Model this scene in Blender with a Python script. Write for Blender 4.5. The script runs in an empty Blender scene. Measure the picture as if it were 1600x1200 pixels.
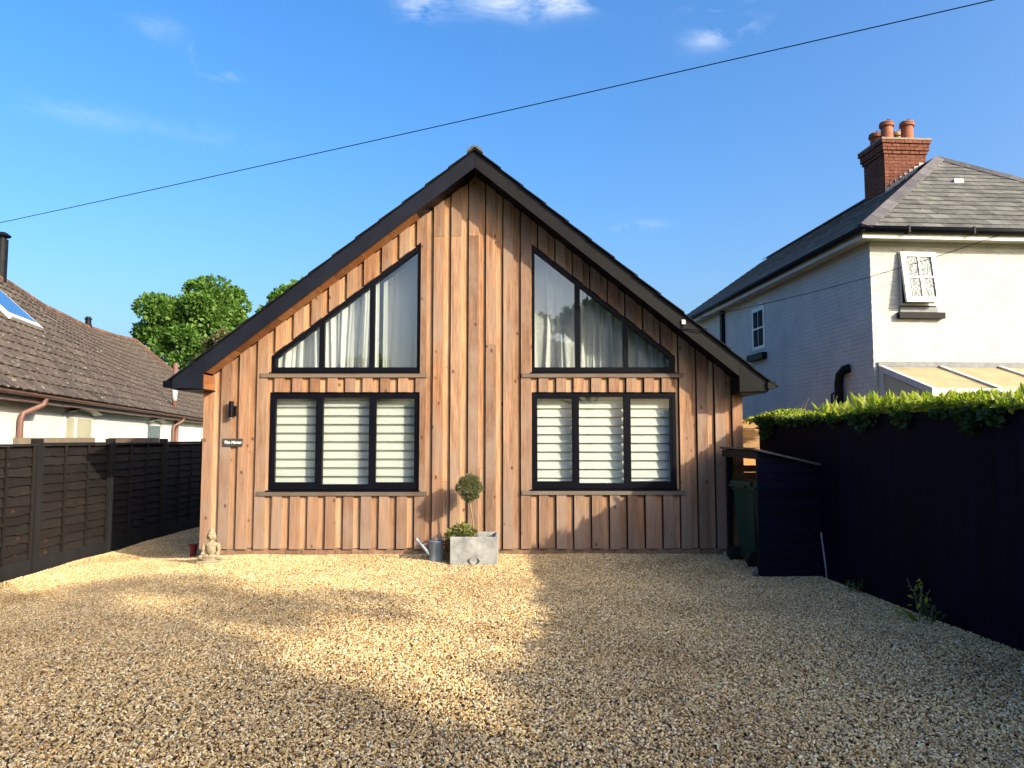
import bpy, bmesh, math, random
import numpy as np
from mathutils import Vector, Matrix, Euler

R = math.radians
random.seed(7)
rng = np.random.default_rng(11)
scene = bpy.context.scene
col = scene.collection

# ------------------------------------------------------------------ camera, sky, sun, exposure
cam_d = bpy.data.cameras.new('camera')
cam = bpy.data.objects.new('camera', cam_d); col.objects.link(cam)
cam.location = (0, 0, 1.55)
PITCH = math.atan(85 / 1155.0)
cam.rotation_euler = (math.pi / 2 + PITCH, 0, 0)
cam_d.sensor_width = 36; cam_d.lens = 36 * 1155 / 1600.0
cam_d.clip_start = 0.05; cam_d.clip_end = 3000
scene.camera = cam

SUN = Vector((1.25, -1.0, 0.70)).normalized()          # towards the sun: behind the camera, to the right
SUN_EL = math.asin(SUN.z)
SUN_AZ = math.atan2(SUN.x, SUN.y)                        # clockwise from +Y
world = bpy.data.worlds.new('World'); scene.world = world
world.use_nodes = True
wn, wl = world.node_tree.nodes, world.node_tree.links
bg = wn['Background']
sky = wn.new('ShaderNodeTexSky'); sky.sky_type = 'NISHITA'; sky.sun_disc = False
sky.sun_elevation = SUN_EL; sky.sun_rotation = SUN_AZ
sky.air_density = 1.0; sky.dust_density = 6.0; sky.ozone_density = 3.2; sky.altitude = 0
bg.inputs['Strength'].default_value = 0.15

sun_d = bpy.data.lights.new('sun', 'SUN'); sun_d.energy = 3.4; sun_d.angle = R(0.55); sun_d.color = (1.0, 0.88, 0.67)
sun = bpy.data.objects.new('sun', sun_d); col.objects.link(sun)
sun.rotation_euler = (-SUN).to_track_quat('-Z', 'Y').to_euler(); sun.location = (20, -16, 12)

vs = scene.view_settings
vs.view_transform = 'Standard'; vs.look = 'None'; vs.gamma = 1.0; vs.use_curve_mapping = False
vs.exposure = 1.33
scene.cycles.use_denoising = True
scene.cycles.max_bounces = 8; scene.cycles.transparent_max_bounces = 16
scene.cycles.caustics_reflective = False; scene.cycles.caustics_refractive = False
scene.cycles.sample_clamp_indirect = 6.0


def wnode(t, **kw):
    n = wn.new(t)
    for k, v in kw.items(): setattr(n, k, v)
    return n


def clouds():
    """thin cirrus wisps, laid out by direction in the sky"""
    tc = wnode('ShaderNodeTexCoord')
    noise = wnode('ShaderNodeTexNoise'); noise.inputs['Scale'].default_value = 9; noise.inputs['Detail'].default_value = 9
    noise.inputs['Roughness'].default_value = 0.62; noise.inputs['Distortion'].default_value = 0.6
    mp = wnode('ShaderNodeMapping'); mp.inputs['Scale'].default_value = (1.0, 1.0, 2.6)
    wl.new(tc.outputs['Generated'], mp.inputs['Vector']); wl.new(mp.outputs['Vector'], noise.inputs['Vector'])
    # (x, z, half width x, half width z, weight) on the unit hemisphere ahead, y > 0
    blobs = [(.010, .522, .065, .012, 1.0), (.075, .522, .03, .008, .9), (-.111, .516, .022, .014, .8), (-.339, .427, .014, .006, .65), (-.363, .438, .006, .008, .5),
             (-.397, .459, .020, .010, .3), (.253, .478, .035, .010, .75), (.246, .507, .03, .010, .8), (.155, .277, .028, .005, .6), (-.468, .361, .14, .010, .16),
             (.40, .70, .25, .03, .6), (-.3, .78, .25, .03, .6)]
    sep = wnode('ShaderNodeSeparateXYZ'); wl.new(tc.outputs['Generated'], sep.inputs[0])

    def m(op, a, b=None, c=False):
        n = wnode('ShaderNodeMath', operation=op); n.use_clamp = c
        for i, v in enumerate((a, b)):
            if v is None: continue
            if isinstance(v, (int, float)): n.inputs[i].default_value = v
            else: wl.new(v, n.inputs[i])
        return n.outputs[0]
    tot = None
    for (x, z, hx, hz, w) in blobs:
        dx = m('DIVIDE', m('SUBTRACT', sep.outputs[0], x), hx); dz = m('DIVIDE', m('SUBTRACT', sep.outputs[2], z), hz)
        d2 = m('ADD', m('MULTIPLY', dx, dx), m('MULTIPLY', dz, dz))
        g = m('MULTIPLY', m('POWER', 2.718, m('MULTIPLY', d2, -0.8)), w)
        tot = g if tot is None else m('ADD', tot, g)
    front = m('GREATER_THAN', sep.outputs[1], 0.0)
    wisp = m('MULTIPLY', m('SUBTRACT', noise.outputs['Fac'], 0.44), 3.2, True)
    fac = m('MULTIPLY', m('MULTIPLY', tot, wisp), front, True)
    fac = m('MULTIPLY', fac, 0.85)
    mix = wnode('ShaderNodeMix', data_type='RGBA')
    mix.inputs[7].default_value = (3.6, 3.75, 4.0, 1)
    tint = wnode('ShaderNodeHueSaturation'); tint.inputs['Hue'].default_value = .503; tint.inputs['Saturation'].default_value = 1.34
    wl.new(sky.outputs[0], tint.inputs['Color'])
    wl.new(fac, mix.inputs[0]); wl.new(tint.outputs[0], mix.inputs[6]); wl.new(mix.outputs[2], bg.inputs['Color'])


clouds()

# ------------------------------------------------------------------ materials
M = {}


class Nt:
    def __init__(s, name):
        s.m = bpy.data.materials.new(name); s.m.use_nodes = True
        s.n, s.l = s.m.node_tree.nodes, s.m.node_tree.links
        s.b = s.n['Principled BSDF']; s.out = s.n['Material Output']
        s.tc = None

    def new(s, t, **kw):
        n = s.n.new(t)
        for k, v in kw.items(): setattr(n, k, v)
        return n

    def link(s, a, b): s.l.new(a, b)

    def coord(s, kind='Object', scale=(1, 1, 1), rnd=0.0):
        if s.tc is None: s.tc = s.new('ShaderNodeTexCoord')
        mp = s.new('ShaderNodeMapping'); mp.inputs['Scale'].default_value = scale
        src = s.tc.outputs[kind]
        if rnd:
            oi = s.new('ShaderNodeObjectInfo')
            mu = s.new('ShaderNodeMath', operation='MULTIPLY'); mu.inputs[1].default_value = rnd
            s.link(oi.outputs['Random'], mu.inputs[0])
            ad = s.new('ShaderNodeVectorMath', operation='ADD')
            s.link(src, ad.inputs[0]); s.link(mu.outputs[0], ad.inputs[1]); src = ad.outputs[0]
        s.link(src, mp.inputs['Vector'])
        return mp.outputs[0]

    def noise(s, vec, scale, detail=4, rough=.55, dist=0.0):
        n = s.new('ShaderNodeTexNoise')
        n.inputs['Scale'].default_value = scale; n.inputs['Detail'].default_value = detail
        n.inputs['Roughness'].default_value = rough; n.inputs['Distortion'].default_value = dist
        if vec is not None: s.link(vec, n.inputs['Vector'])
        return n.outputs['Fac']

    def ramp(s, fac, stops, interp='LINEAR'):
        r = s.new('ShaderNodeValToRGB'); r.color_ramp.interpolation = interp
        e = r.color_ramp.elements
        while len(e) < len(stops): e.new(0.5)
        for i, (p, c) in enumerate(stops):
            e[i].position = p; e[i].color = (*c, 1) if len(c) == 3 else c
        if fac is not None: s.link(fac, r.inputs[0])
        return r.outputs['Color']

    def mix(s, fac, a, b, blend='MIX'):
        n = s.new('ShaderNodeMix', data_type='RGBA', blend_type=blend)
        for i, v in ((0, fac), (6, a), (7, b)):
            if isinstance(v, (int, float)): n.inputs[i].default_value = v
            elif isinstance(v, tuple): n.inputs[i].default_value = (*v, 1) if len(v) == 3 else v
            else: s.link(v, n.inputs[i])
        return n.outputs[2]

    def math(s, op, a, b=None, clamp=False):
        n = s.new('ShaderNodeMath', operation=op); n.use_clamp = clamp
        for i, v in enumerate((a, b)):
            if v is None: continue
            if isinstance(v, (int, float)): n.inputs[i].default_value = v
            else: s.link(v, n.inputs[i])
        return n.outputs[0]

    def bump(s, h, strength=.3, dist=.01):
        n = s.new('ShaderNodeBump'); n.inputs['Strength'].default_value = strength; n.inputs['Distance'].default_value = dist
        s.link(h, n.inputs['Height']); s.link(n.outputs[0], s.b.inputs['Normal'])

    def color(s, c):
        if isinstance(c, tuple): s.b.inputs['Base Color'].default_value = (*c, 1)
        else: s.link(c, s.b.inputs['Base Color'])

    def set(s, rough=.6, spec=.4, metal=0.0):
        s.b.inputs['Roughness'].default_value = rough; s.b.inputs['Specular IOR Level'].default_value = spec
        s.b.inputs['Metallic'].default_value = metal
        return s.m


def rand_obj(t):
    return t.new('ShaderNodeObjectInfo').outputs['Random']


def wood(name, dark, light, grey, grey_amt=.5, knots=True, rough=.7, axis='Z'):
    t = Nt(name)
    sc = {'Z': (1, 1, .06), 'Y': (1, .06, 1), 'X': (.06, 1, 1)}[axis]
    v = t.coord('Object', sc, 37.0)
    g1 = t.noise(v, 38, 5, .6, .4)
    g2 = t.noise(v, 9, 3, .5, .8)
    base = t.ramp(t.math('ADD', t.math('MULTIPLY', g1, .55), t.math('MULTIPLY', g2, .45)), [(.33, dark), (.67, light)])
    rnd = rand_obj(t)
    tone = t.ramp(rnd, [(0, (1, 1, 1)), (.14, (.74, .66, .62)), (.26, (1.10, 1.04, .95)), (.38, (.90, .78, .70)), (.5, (1.18, 1.2, 1.2)), (.6, (.66, .58, .54)), (.72, (1.05, .92, .80)), (.84, (.84, .82, .80)), (.93, (1.2, 1.12, 1.0))], 'CONSTANT')
    base = t.mix(1.0, base, tone, 'MULTIPLY')
    vv = t.coord('Object', (1, 1, .5), 91.0)
    gm = t.ramp(t.noise(vv, 2.4, 5, .65), [(.42, (0, 0, 0)), (.68, (1, 1, 1))])
    if axis == 'Z':
        sz = t.new('ShaderNodeSeparateXYZ'); t.link(t.tc.outputs['Object'], sz.inputs[0])
        low = t.new('ShaderNodeMapRange'); low.inputs['From Min'].default_value = 1.7; low.inputs['From Max'].default_value = .1; low.clamp = True
        t.link(sz.outputs[2], low.inputs['Value'])
        gm = t.math('ADD', gm, t.math('MULTIPLY', low.outputs[0], .45), True)
        fine = t.noise(t.coord('Object', (1, 1, .03), 17.0), 120, 3, .7)
        base = t.mix(t.ramp(fine, [(.38, (.65, .65, .65)), (.55, (0, 0, 0))]), base, t.mix(1.0, base, (.55, .48, .44), 'MULTIPLY'))
    base = t.mix(t.math('MULTIPLY', gm, grey_amt), base, grey)
    if knots:
        kv = t.coord('Object', {'Z': (6.5, 6.5, 4.2), 'Y': (6.5, 4.2, 6.5), 'X': (4.2, 6.5, 6.5)}[axis], 53.0)
        vo = t.new('ShaderNodeTexVoronoi'); vo.inputs['Scale'].default_value = 1.0
        t.link(kv, vo.inputs['Vector'])
        km = t.ramp(vo.outputs['Distance'], [(.07, (1, 1, 1)), (.145, (0, 0, 0))])
        sc2 = t.new('ShaderNodeSeparateColor'); t.link(vo.outputs['Color'], sc2.inputs[0])
        sel = t.math('GREATER_THAN', sc2.outputs[0], .30)
        base = t.mix(t.math('MULTIPLY', t.math('MULTIPLY', km, sel), .85), base, (.060, .026, .013))
    t.color(base)
    t.bump(g1, .35, .003)
    M[name] = t.set(rough, .25)
    return M[name]


wood('cedar', (.160, .082, .048), (.425, .262, .162), (.250, .188, .145), .8)
wood('cedar_fresh', (.215, .106, .055), (.565, .365, .210), (.340, .236, .162), .5)
wood('soffit_wood', (.22, .085, .032), (.38, .18, .075), (.28, .16, .09), .2, axis='Y')
wood('ledge_wood', (.10, .078, .062), (.17, .14, .112), (.14, .13, .115), .6, False, axis='X')
wood('raw_panel', (.26, .14, .06), (.45, .28, .12), (.34, .25, .15), .4, axis='X')
wood('brown_panel', (.0055, .0046, .0044), (.0145, .0110, .0096), (.0135, .0122, .0116), .5, True, .75, axis='Y')
wood('shed_inside', (.20, .085, .035), (.36, .17, .07), (.28, .17, .10), .3, axis='Y')


def plain(name, c, rough=.5, spec=.4, metal=0.0, var=.25, scale=6.0, bump=.1, stretch=(1, 1, 1), rv=.2):
    t = Nt(name)
    v = t.coord('Object', stretch, 11.0)
    n = t.noise(v, scale, 5, .6)
    lo = tuple(x * (1 - var) for x in c); hi = tuple(min(1, x * (1 + var)) for x in c)
    cc = t.ramp(n, [(.3, lo), (.7, hi)])
    cc = t.mix(t.math('MULTIPLY', rand_obj(t), rv), cc, t.mix(1.0, cc, (.7, .7, .7), 'MULTIPLY'))
    t.color(cc)
    if bump: t.bump(t.noise(v, scale * 6, 4), bump, .004)
    M[name] = t.set(rough, spec, metal)
    return M[name]


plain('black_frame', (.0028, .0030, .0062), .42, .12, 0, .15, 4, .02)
plain('barge_left', (.0075, .0090, .0155), .5, .15, 0, .3, 3, .08)
plain('barge_right', (.0100, .0098, .0105), .5, .12, 0, .25, 3, .08)
plain('box_right', (.0060, .0072, .0074), .45, .12, 0, .35, 5, .08)
plain('roof_dark', (.010, .011, .014), .8, .1, 0, .35, 5, .2)
plain('ridge_tile', (.085, .080, .076), .8, .2, 0, .3, 8, .2)
plain('membrane', (.02, .02, .02), .9, .1)
plain('plaster', (.55, .53, .50), .9, .1)
plain('navy_paint', (.0015, .0030, .0120), .6, .05, 0, .5, 4, .2, (1, 1, .15), .7)
plain('navy_board', (.0024, .0042, .0150), .6, .10, 0, .4, 5, .2, (.15, 1, 1))
plain('post_grey', (.0105, .0102, .0112), .75, .25, 0, .35, 6, .25, (1, 1, .2))
plain('felt', (.13, .115, .10), .85, .2, 0, .3, 12, .3)
plain('white_upvc', (.62, .61, .58), .35, .45, 0, .05, 5, 0)
plain('white_trim', (.50, .49, .46), .5, .35, 0, .12, 5, .05)
plain('black_paint', (.006, .007, .010), .55, .12, 0, .3, 6, .1)
plain('brown_plastic', (.145, .075, .062), .45, .4, 0, .2, 4, .03)
plain('clay_pot', (.25, .095, .055), .8, .2, 0, .3, 7, .2)
plain('clay_cream', (.45, .31, .18), .8, .2, 0, .2, 7, .2)
plain('mortar', (.24, .20, .165), .95, .1, 0, .2, 20, .3)
plain('lead', (.12, .13, .145), .55, .4, .3, .25, 8, .15)
plain('concrete', (.29, .295, .28), .9, .15, 0, .35, 9, .35)
plain('zinc', (.22, .27, .31), .5, .4, .25, .3, 7, .08)
plain('bin_green', (.004, .040, .027), .45, .3, 0, .2, 5, .05)
plain('rubber', (.012, .012, .012), .7, .3)
plain('soil', (.045, .030, .020), .95, .1, 0, .4, 30, .6)
plain('stone_figure', (.27, .225, .145), .9, .12, 0, .3, 16, .35)
plain('red_glaze', (.20, .018, .022), .35, .5, 0, .2, 6, .02)
plain('sign_slate', (.045, .042, .040), .6, .3, 0, .2, 20, .1)
plain('white_paint', (.82, .82, .80), .6, .2, 0, .02, 5, 0)
plain('bark', (.075, .055, .038), .95, .1, 0, .35, 9, .6, (1, 1, .2))
plain('thin_bark', (.25, .19, .12), .9, .15, 0, .3, 9, .3, (1, 1, .3))
plain('cable', (.004, .006, .010), .8, .02, 0, 0, 4, 0)
plain('asphalt', (.05, .05, .052), .9, .2, 0, .25, 30, .3)
plain('stake_metal', (.22, .24, .27), .45, .5, .6, .2, 9, .05)
plain('plinth_brick', (.24, .145, .095), .9, .15, 0, .3, 10, .3, rv=.7)
plain('red_brick', (.165, .064, .042), .9, .15, 0, .4, 14, .35, rv=.9)
plain('ochre_pane', (.33, .265, .125), .35, .5, 0, .3, 3, .05)
plain('cream_panel', (.42, .395, .28), .5, .4, 0, .1, 3, .03)
plain('dark_room', (.03, .03, .032), .9, .1)
plain('motif', (.05, .045, .04), .6, .3)


def slate(name, lo, hi, lich, la):
    t = Nt(name)
    v = t.coord('Object', (1, 1, 1), 23.0)
    n = t.noise(v, 5, 5, .6)
    c = t.ramp(n, [(.3, lo), (.7, hi)])
    c = t.mix(t.math('MULTIPLY', rand_obj(t), .9), c, t.mix(1.0, c, (.5, .52, .54), 'MULTIPLY'))
    l = t.ramp(t.noise(t.coord('Object', (1, 1, 1), 71.0), 11, 4, .65), [(.61, (0, 0, 0)), (.67, (1, 1, 1))])
    c = t.mix(t.math('MULTIPLY', l, la), c, lich)
    t.color(c); t.bump(t.noise(v, 40, 4), .35, .006)
    M[name] = t.set(.82, .2)


slate('slate', (.090, .092, .088), (.185, .182, .165), (.32, .31, .24), .45)
slate('tile', (.070, .053, .042), (.125, .096, .074), (.46, .43, .36), .8)
slate('ridge_clay', (.12, .07, .05), (.19, .11, .075), (.42, .36, .28), .4)


def painted_brick():
    t = Nt('painted_brick')
    if t.tc is None: t.tc = t.new('ShaderNodeTexCoord')
    sep = t.new('ShaderNodeSeparateXYZ'); t.link(t.tc.outputs['Object'], sep.inputs[0])
    u = t.math('ADD', sep.outputs[0], sep.outputs[1])
    cmb = t.new('ShaderNodeCombineXYZ'); t.link(u, cmb.inputs[0]); t.link(sep.outputs[2], cmb.inputs[1])
    br = t.new('ShaderNodeTexBrick'); br.inputs['Scale'].default_value = 1.0
    br.inputs['Brick Width'].default_value = .225; br.inputs['Row Height'].default_value = .075
    br.inputs['Mortar Size'].default_value = .006; br.inputs['Mortar Smooth'].default_value = .6
    br.inputs['Color1'].default_value = (1, 1, 1, 1); br.inputs['Color2'].default_value = (.8, .8, .8, 1); br.inputs['Mortar'].default_value = (0, 0, 0, 1)
    t.link(cmb.outputs[0], br.inputs['Vector'])
    n = t.noise(t.coord('Object'), 1.6, 6, .65)
    c = t.ramp(n, [(.3, (.42, .415, .385)), (.7, (.54, .53, .49))])
    dirt = t.ramp(t.noise(t.coord('Object', (1, 1, 2.5)), 7, 6, .7), [(.55, (0, 0, 0)), (.75, (1, 1, 1))])
    c = t.mix(t.math('MULTIPLY', dirt, .5), c, (.32, .285, .25))
    mf = t.math('MULTIPLY', br.outputs['Fac'], t.ramp(t.noise(t.coord('Object'), 4, 4), [(.35, (.05, .05, .05)), (.7, (.75, .75, .75))]))
    c = t.mix(mf, c, (.26, .23, .20))
    t.color(c)
    h = t.math('SUBTRACT', t.math('ADD', t.noise(t.coord('Object'), 45, 4), t.math('MULTIPLY', br.outputs['Color'], 1.2)), t.math('MULTIPLY', br.outputs['Fac'], 2.0))
    t.bump(h, .55, .006)
    M['painted_brick'] = t.set(.8, .2)


painted_brick()


def render_wall():
    t = Nt('white_render')
    n = t.noise(t.coord('Object'), 1.2, 6, .6)
    t.color(t.ramp(n, [(.3, (.58, .56, .51)), (.7, (.66, .64, .58))])); t.bump(t.noise(t.coord('Object'), 60, 3), .2, .004)
    M['white_render'] = t.set(.85, .15)


render_wall()


def leaf_mat(name, lo, hi, trans=.45, gloss=.35):
    t = Nt(name)
    g = t.new('ShaderNodeNewGeometry')
    n = t.noise(t.coord('Object'), .9, 3)
    f = t.math('ADD', t.math('MULTIPLY', g.outputs['Random Per Island'], .6), t.math('MULTIPLY', n, .5))
    c = t.ramp(f, [(.15, lo), (.85, hi)])
    t.color(c); t.set(.5, gloss)
    tr = t.new('ShaderNodeBsdfTranslucent'); t.link(t.mix(1.0, c, (1.0, 1.25, .45), 'MULTIPLY'), tr.inputs['Color'])
    mx = t.new('ShaderNodeMixShader'); mx.inputs[0].default_value = trans
    t.link(t.b.outputs[0], mx.inputs[1]); t.link(tr.outputs[0], mx.inputs[2]); t.link(mx.outputs[0], t.out.inputs['Surface'])
    M[name] = t.m


leaf_mat('leaf_tree', (.030, .080, .014), (.155, .275, .055))
leaf_mat('leaf_olive_tree', (.085, .090, .040), (.19, .18, .085))
leaf_mat('leaf_hedge', (.075, .12, .012), (.44, .47, .065))
leaf_mat('leaf_dark', (.018, .050, .014), (.06, .12, .03))
leaf_mat('leaf_olive', (.070, .085, .040), (.20, .21, .11))
leaf_mat('leaf_planter', (.085, .10, .028), (.28, .28, .09))
leaf_mat('leaf_rust', (.16, .055, .025), (.30, .13, .05))


def glass(name, refl=.05, tint=(.92, .95, .95), boost=0.0):
    t = Nt(name); t.n.remove(t.b)
    tr = t.new('ShaderNodeBsdfTransparent'); tr.inputs[0].default_value = (*tint, 1)
    gl = t.new('ShaderNodeBsdfGlossy'); gl.inputs['Roughness'].default_value = 0.0; gl.inputs['Color'].default_value = (1, 1, 1, 1)
    lw = t.new('ShaderNodeLayerWeight'); lw.inputs['Blend'].default_value = .5
    fres = t.math('ADD', t.math('MULTIPLY', t.math('POWER', lw.outputs['Facing'], 5.0), 1 - refl), refl)
    wv = t.noise(t.coord('Object'), 1.5, 1)
    bp = t.new('ShaderNodeBump'); bp.inputs['Strength'].default_value = .05; bp.inputs['Distance'].default_value = .01
    t.link(wv, bp.inputs['Height']); t.link(bp.outputs[0], gl.inputs['Normal'])
    mx = t.new('ShaderNodeMixShader')
    t.link(fres, mx.inputs[0]); t.link(tr.outputs[0], mx.inputs[1]); t.link(gl.outputs[0], mx.inputs[2])
    t.link(mx.outputs[0], t.out.inputs['Surface'])
    M[name] = t.m


glass('glass', .08)
glass('sky_glass', .35, (.25, .3, .35))


def frosted():
    t = Nt('patterned_glass')
    v = t.new('ShaderNodeTexVoronoi'); v.inputs['Scale'].default_value = 26; t.link(t.coord('Object'), v.inputs['Vector'])
    n = t.noise(t.coord('Object'), 22, 4, .6, 2.0)
    t.color(t.ramp(n, [(.40, (.03, .05, .055)), (.52, (.13, .17, .18)), (.64, (.34, .38, .37))]))
    t.bump(v.outputs['Distance'], .6, .01)
    M['patterned_glass'] = t.set(.4, .25)


frosted()


def cloth(name, c, transp, transl):
    t = Nt(name); t.color(c); t.set(.9, .1)
    tl = t.new('ShaderNodeBsdfTranslucent'); tl.inputs[0].default_value = (*c, 1)
    tr = t.new('ShaderNodeBsdfTransparent')
    m1 = t.new('ShaderNodeMixShader'); m1.inputs[0].default_value = transl
    m2 = t.new('ShaderNodeMixShader'); m2.inputs[0].default_value = transp
    t.link(t.b.outputs[0], m1.inputs[1]); t.link(tl.outputs[0], m1.inputs[2])
    t.link(m1.outputs[0], m2.inputs[1]); t.link(tr.outputs[0], m2.inputs[2]); t.link(m2.outputs[0], t.out.inputs['Surface'])
    M[name] = t.m


cloth('curtain_cloth', (.78, .76, .72), .10, .25)
cloth('blind_cloth', (.76, .75, .70), 0.0, .12)
cloth('sheer_cloth', (.42, .41, .36), .25, .2)

PEBBLE = [(0.00, (0.521, 0.360, 0.154)), (.16, (0.670, 0.498, 0.237)), (.30, (0.335, 0.210, 0.088)), (.42, (0.769, 0.600, 0.314)), (.52, (0.229, 0.134, 0.057)),
          (.62, (0.570, 0.414, 0.187)), (.71, (0.843, 0.708, 0.440)), (.79, (0.422, 0.360, 0.259)), (.86, (0.521, 0.318, 0.121)), (.91, (0.118, 0.079, 0.052)), (.95, (0.850, 0.828, 0.616)), (.975, (0.260, 0.234, 0.204))]


def gravel_mats():
    t = Nt('pebble')
    c = t.ramp(rand_obj(t), PEBBLE, 'CONSTANT')
    n = t.noise(t.coord('Object'), 1.3, 3)
    c = t.mix(.5, c, t.mix(1.0, c, t.ramp(n, [(.3, (.65, .62, .6)), (.7, (1.15, 1.15, 1.15))]), 'MULTIPLY'))
    g = t.new('ShaderNodeNewGeometry')
    big = t.noise(g.outputs['Position'], .7, 5, .6)
    c = t.mix(1.0, c, t.ramp(big, [(.32, (.72, .68, .64)), (.5, (1, 1, 1)), (.68, (1.16, 1.14, 1.08))]), 'MULTIPLY')
    t.color(c); M['pebble'] = t.set(.6, .25)
    t = Nt('gravel_bed')
    vo = t.new('ShaderNodeTexVoronoi'); vo.inputs['Scale'].default_value = 46; t.link(t.coord('Object'), vo.inputs['Vector'])
    sp = t.new('ShaderNodeSeparateColor'); t.link(vo.outputs['Color'], sp.inputs[0])
    c = t.ramp(sp.outputs[0], PEBBLE, 'CONSTANT')
    c = t.mix(t.ramp(vo.outputs['Distance'], [(.3, (0, 0, 0)), (.75, (1, 1, 1))]), c, (.05, .035, .022))
    t.color(t.mix(1.0, c, (.5, .5, .5), 'MULTIPLY')); t.bump(t.math('SUBTRACT', 1.0, vo.outputs['Distance']), .9, .02)
    M['gravel_bed'] = t.set(.8, .2)
    t = Nt('earth')
    n = t.noise(t.coord('Object'), .5, 8, .65)
    t.color(t.ramp(n, [(.3, (.035, .055, .018)), (.7, (.075, .105, .035))])); M['earth'] = t.set(.95, .1)


gravel_mats()

# ------------------------------------------------------------------ building helpers
INV = {}


def link(o, parent=None):
    col.objects.link(o)
    if parent is not None:
        o.parent = parent
        if parent.name in INV: o.matrix_parent_inverse = INV[parent.name]
    return o


def tag(o, label=None, cat=None, group=None, kind=None):
    if label: o['label'] = label
    if cat: o['category'] = cat
    if group: o['group'] = group
    if kind: o['kind'] = kind
    return o


def thing(name, loc, label, cat, group=None, local=False, rz=0.0):
    o = bpy.data.objects.new(name, None); col.objects.link(o)
    o.empty_display_size = .1
    o.location = loc; o.rotation_euler = (0, 0, rz)
    if not local: INV[o.name] = Matrix.Translation(Vector(loc)).inverted()
    return tag(o, label, cat, group)


def mesh(name, verts, faces, mat, parent=None, smooth=False):
    me = bpy.data.meshes.new(name)
    me.from_pydata([tuple(v) for v in verts], [], [tuple(f) for f in faces]); me.update()
    if mat: me.materials.append(M[mat])
    if smooth: me.polygons.foreach_set('use_smooth', [True] * len(me.polygons))
    o = bpy.data.objects.new(name, me)
    return link(o, parent)


class MB:
    """collects shapes for ONE mesh object"""
    def __init__(s): s.v, s.f = [], []

    def add(s, v, f):
        n = len(s.v); s.v += [tuple(p) for p in v]; s.f += [tuple(i + n for i in q) for q in f]; return s

    def box(s, x0, x1, y0, y1, z0, z1):
        return s.add([(x0, y0, z0), (x1, y0, z0), (x1, y1, z0), (x0, y1, z0), (x0, y0, z1), (x1, y0, z1), (x1, y1, z1), (x0, y1, z1)],
                     [(0, 3, 2, 1), (4, 5, 6, 7), (0, 1, 5, 4), (1, 2, 6, 5), (2, 3, 7, 6), (3, 0, 4, 7)])

    def prism(s, poly, y0, y1):
        """poly in XZ, counter-clockwise seen from -Y"""
        n = len(poly)
        v = [(x, y0, z) for x, z in poly] + [(x, y1, z) for x, z in poly]
        f = [tuple(range(n)), tuple(range(2 * n - 1, n - 1, -1))] + [((i + 1) % n, i, i + n, (i + 1) % n + n) for i in range(n)]
        return s.add(v, f)

    def prismx(s, poly, x0, x1):
        """poly in YZ"""
        n = len(poly)
        v = [(x0, y, z) for y, z in poly] + [(x1, y, z) for y, z in poly]
        f = [tuple(range(n)), tuple(range(2 * n - 1, n - 1, -1))] + [((i + 1) % n, i, i + n, (i + 1) % n + n) for i in range(n)]
        return s.add(v, f)

    def tube(s, pts, rad, seg=8, caps=True):
        pts = [Vector(p) for p in pts]; n0 = len(s.v); m = len(pts)
        rads = rad if isinstance(rad, (list, tuple)) else [rad] * m
        prev = None
        for i, p in enumerate(pts):
            d = (pts[min(i + 1, m - 1)] - pts[max(i - 1, 0)]).normalized()
            if prev is None:
                a = Vector((0, 0, 1)) if abs(d.z) < .9 else Vector((1, 0, 0))
                u = d.cross(a).normalized()
            else:
                u = (prev - d * prev.dot(d)).normalized()
            prev = u; w = d.cross(u)
            for k in range(seg):
                an = 2 * math.pi * k / seg
                s.v.append(tuple(p + (u * math.cos(an) + w * math.sin(an)) * rads[i]))
        for i in range(m - 1):
            for k in range(seg):
                a, b = n0 + i * seg + k, n0 + i * seg + (k + 1) % seg
                s.f.append((a, b, b + seg, a + seg))
        if caps:
            s.f.append(tuple(n0 + k for k in range(seg))[::-1]); s.f.append(tuple(n0 + (m - 1) * seg + k for k in range(seg)))
        return s

    def lathe(s, prof, c=(0, 0, 0), seg=20, cap=True):
        n0 = len(s.v); m = len(prof)
        for r, z in prof:
            for k in range(seg):
                a = 2 * math.pi * k / seg
                s.v.append((c[0] + r * math.cos(a), c[1] + r * math.sin(a), c[2] + z))
        for i in range(m - 1):
            for k in range(seg):
                a, b = n0 + i * seg + k, n0 + i * seg + (k + 1) % seg
                s.f.append((a, b, b + seg, a + seg))
        if cap:
            s.f.append(tuple(n0 + k for k in range(seg))[::-1]); s.f.append(tuple(n0 + (m - 1) * seg + k for k in range(seg)))
        return s

    def ell(s, c, r, seg=14, rings=9, rot=None):
        n0 = len(s.v); c = Vector(c); E = Euler(rot).to_matrix() if rot else None
        pts = [Vector((0, 0, -r[2]))]
        for i in range(1, rings):
            a = math.pi * i / rings - math.pi / 2
            for k in range(seg):
                b = 2 * math.pi * k / seg
                pts.append(Vector((r[0] * math.cos(a) * math.cos(b), r[1] * math.cos(a) * math.sin(b), r[2] * math.sin(a))))
        pts.append(Vector((0, 0, r[2])))
        s.v += [tuple((E @ p if E else p) + c) for p in pts]
        for k in range(seg):
            s.f.append((n0, n0 + 1 + (k + 1) % seg, n0 + 1 + k))
            t = n0 + 1 + (rings - 2) * seg
            s.f.append((t + k, t + (k + 1) % seg, n0 + len(pts) - 1))
        for i in range(rings - 2):
            for k in range(seg):
                a, b = n0 + 1 + i * seg + k, n0 + 1 + i * seg + (k + 1) % seg
                s.f.append((a, b, b + seg, a + seg))
        return s

    def build(s, name, mat, parent=None, smooth=False):
        return mesh(name, s.v, s.f, mat, parent, smooth)


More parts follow.
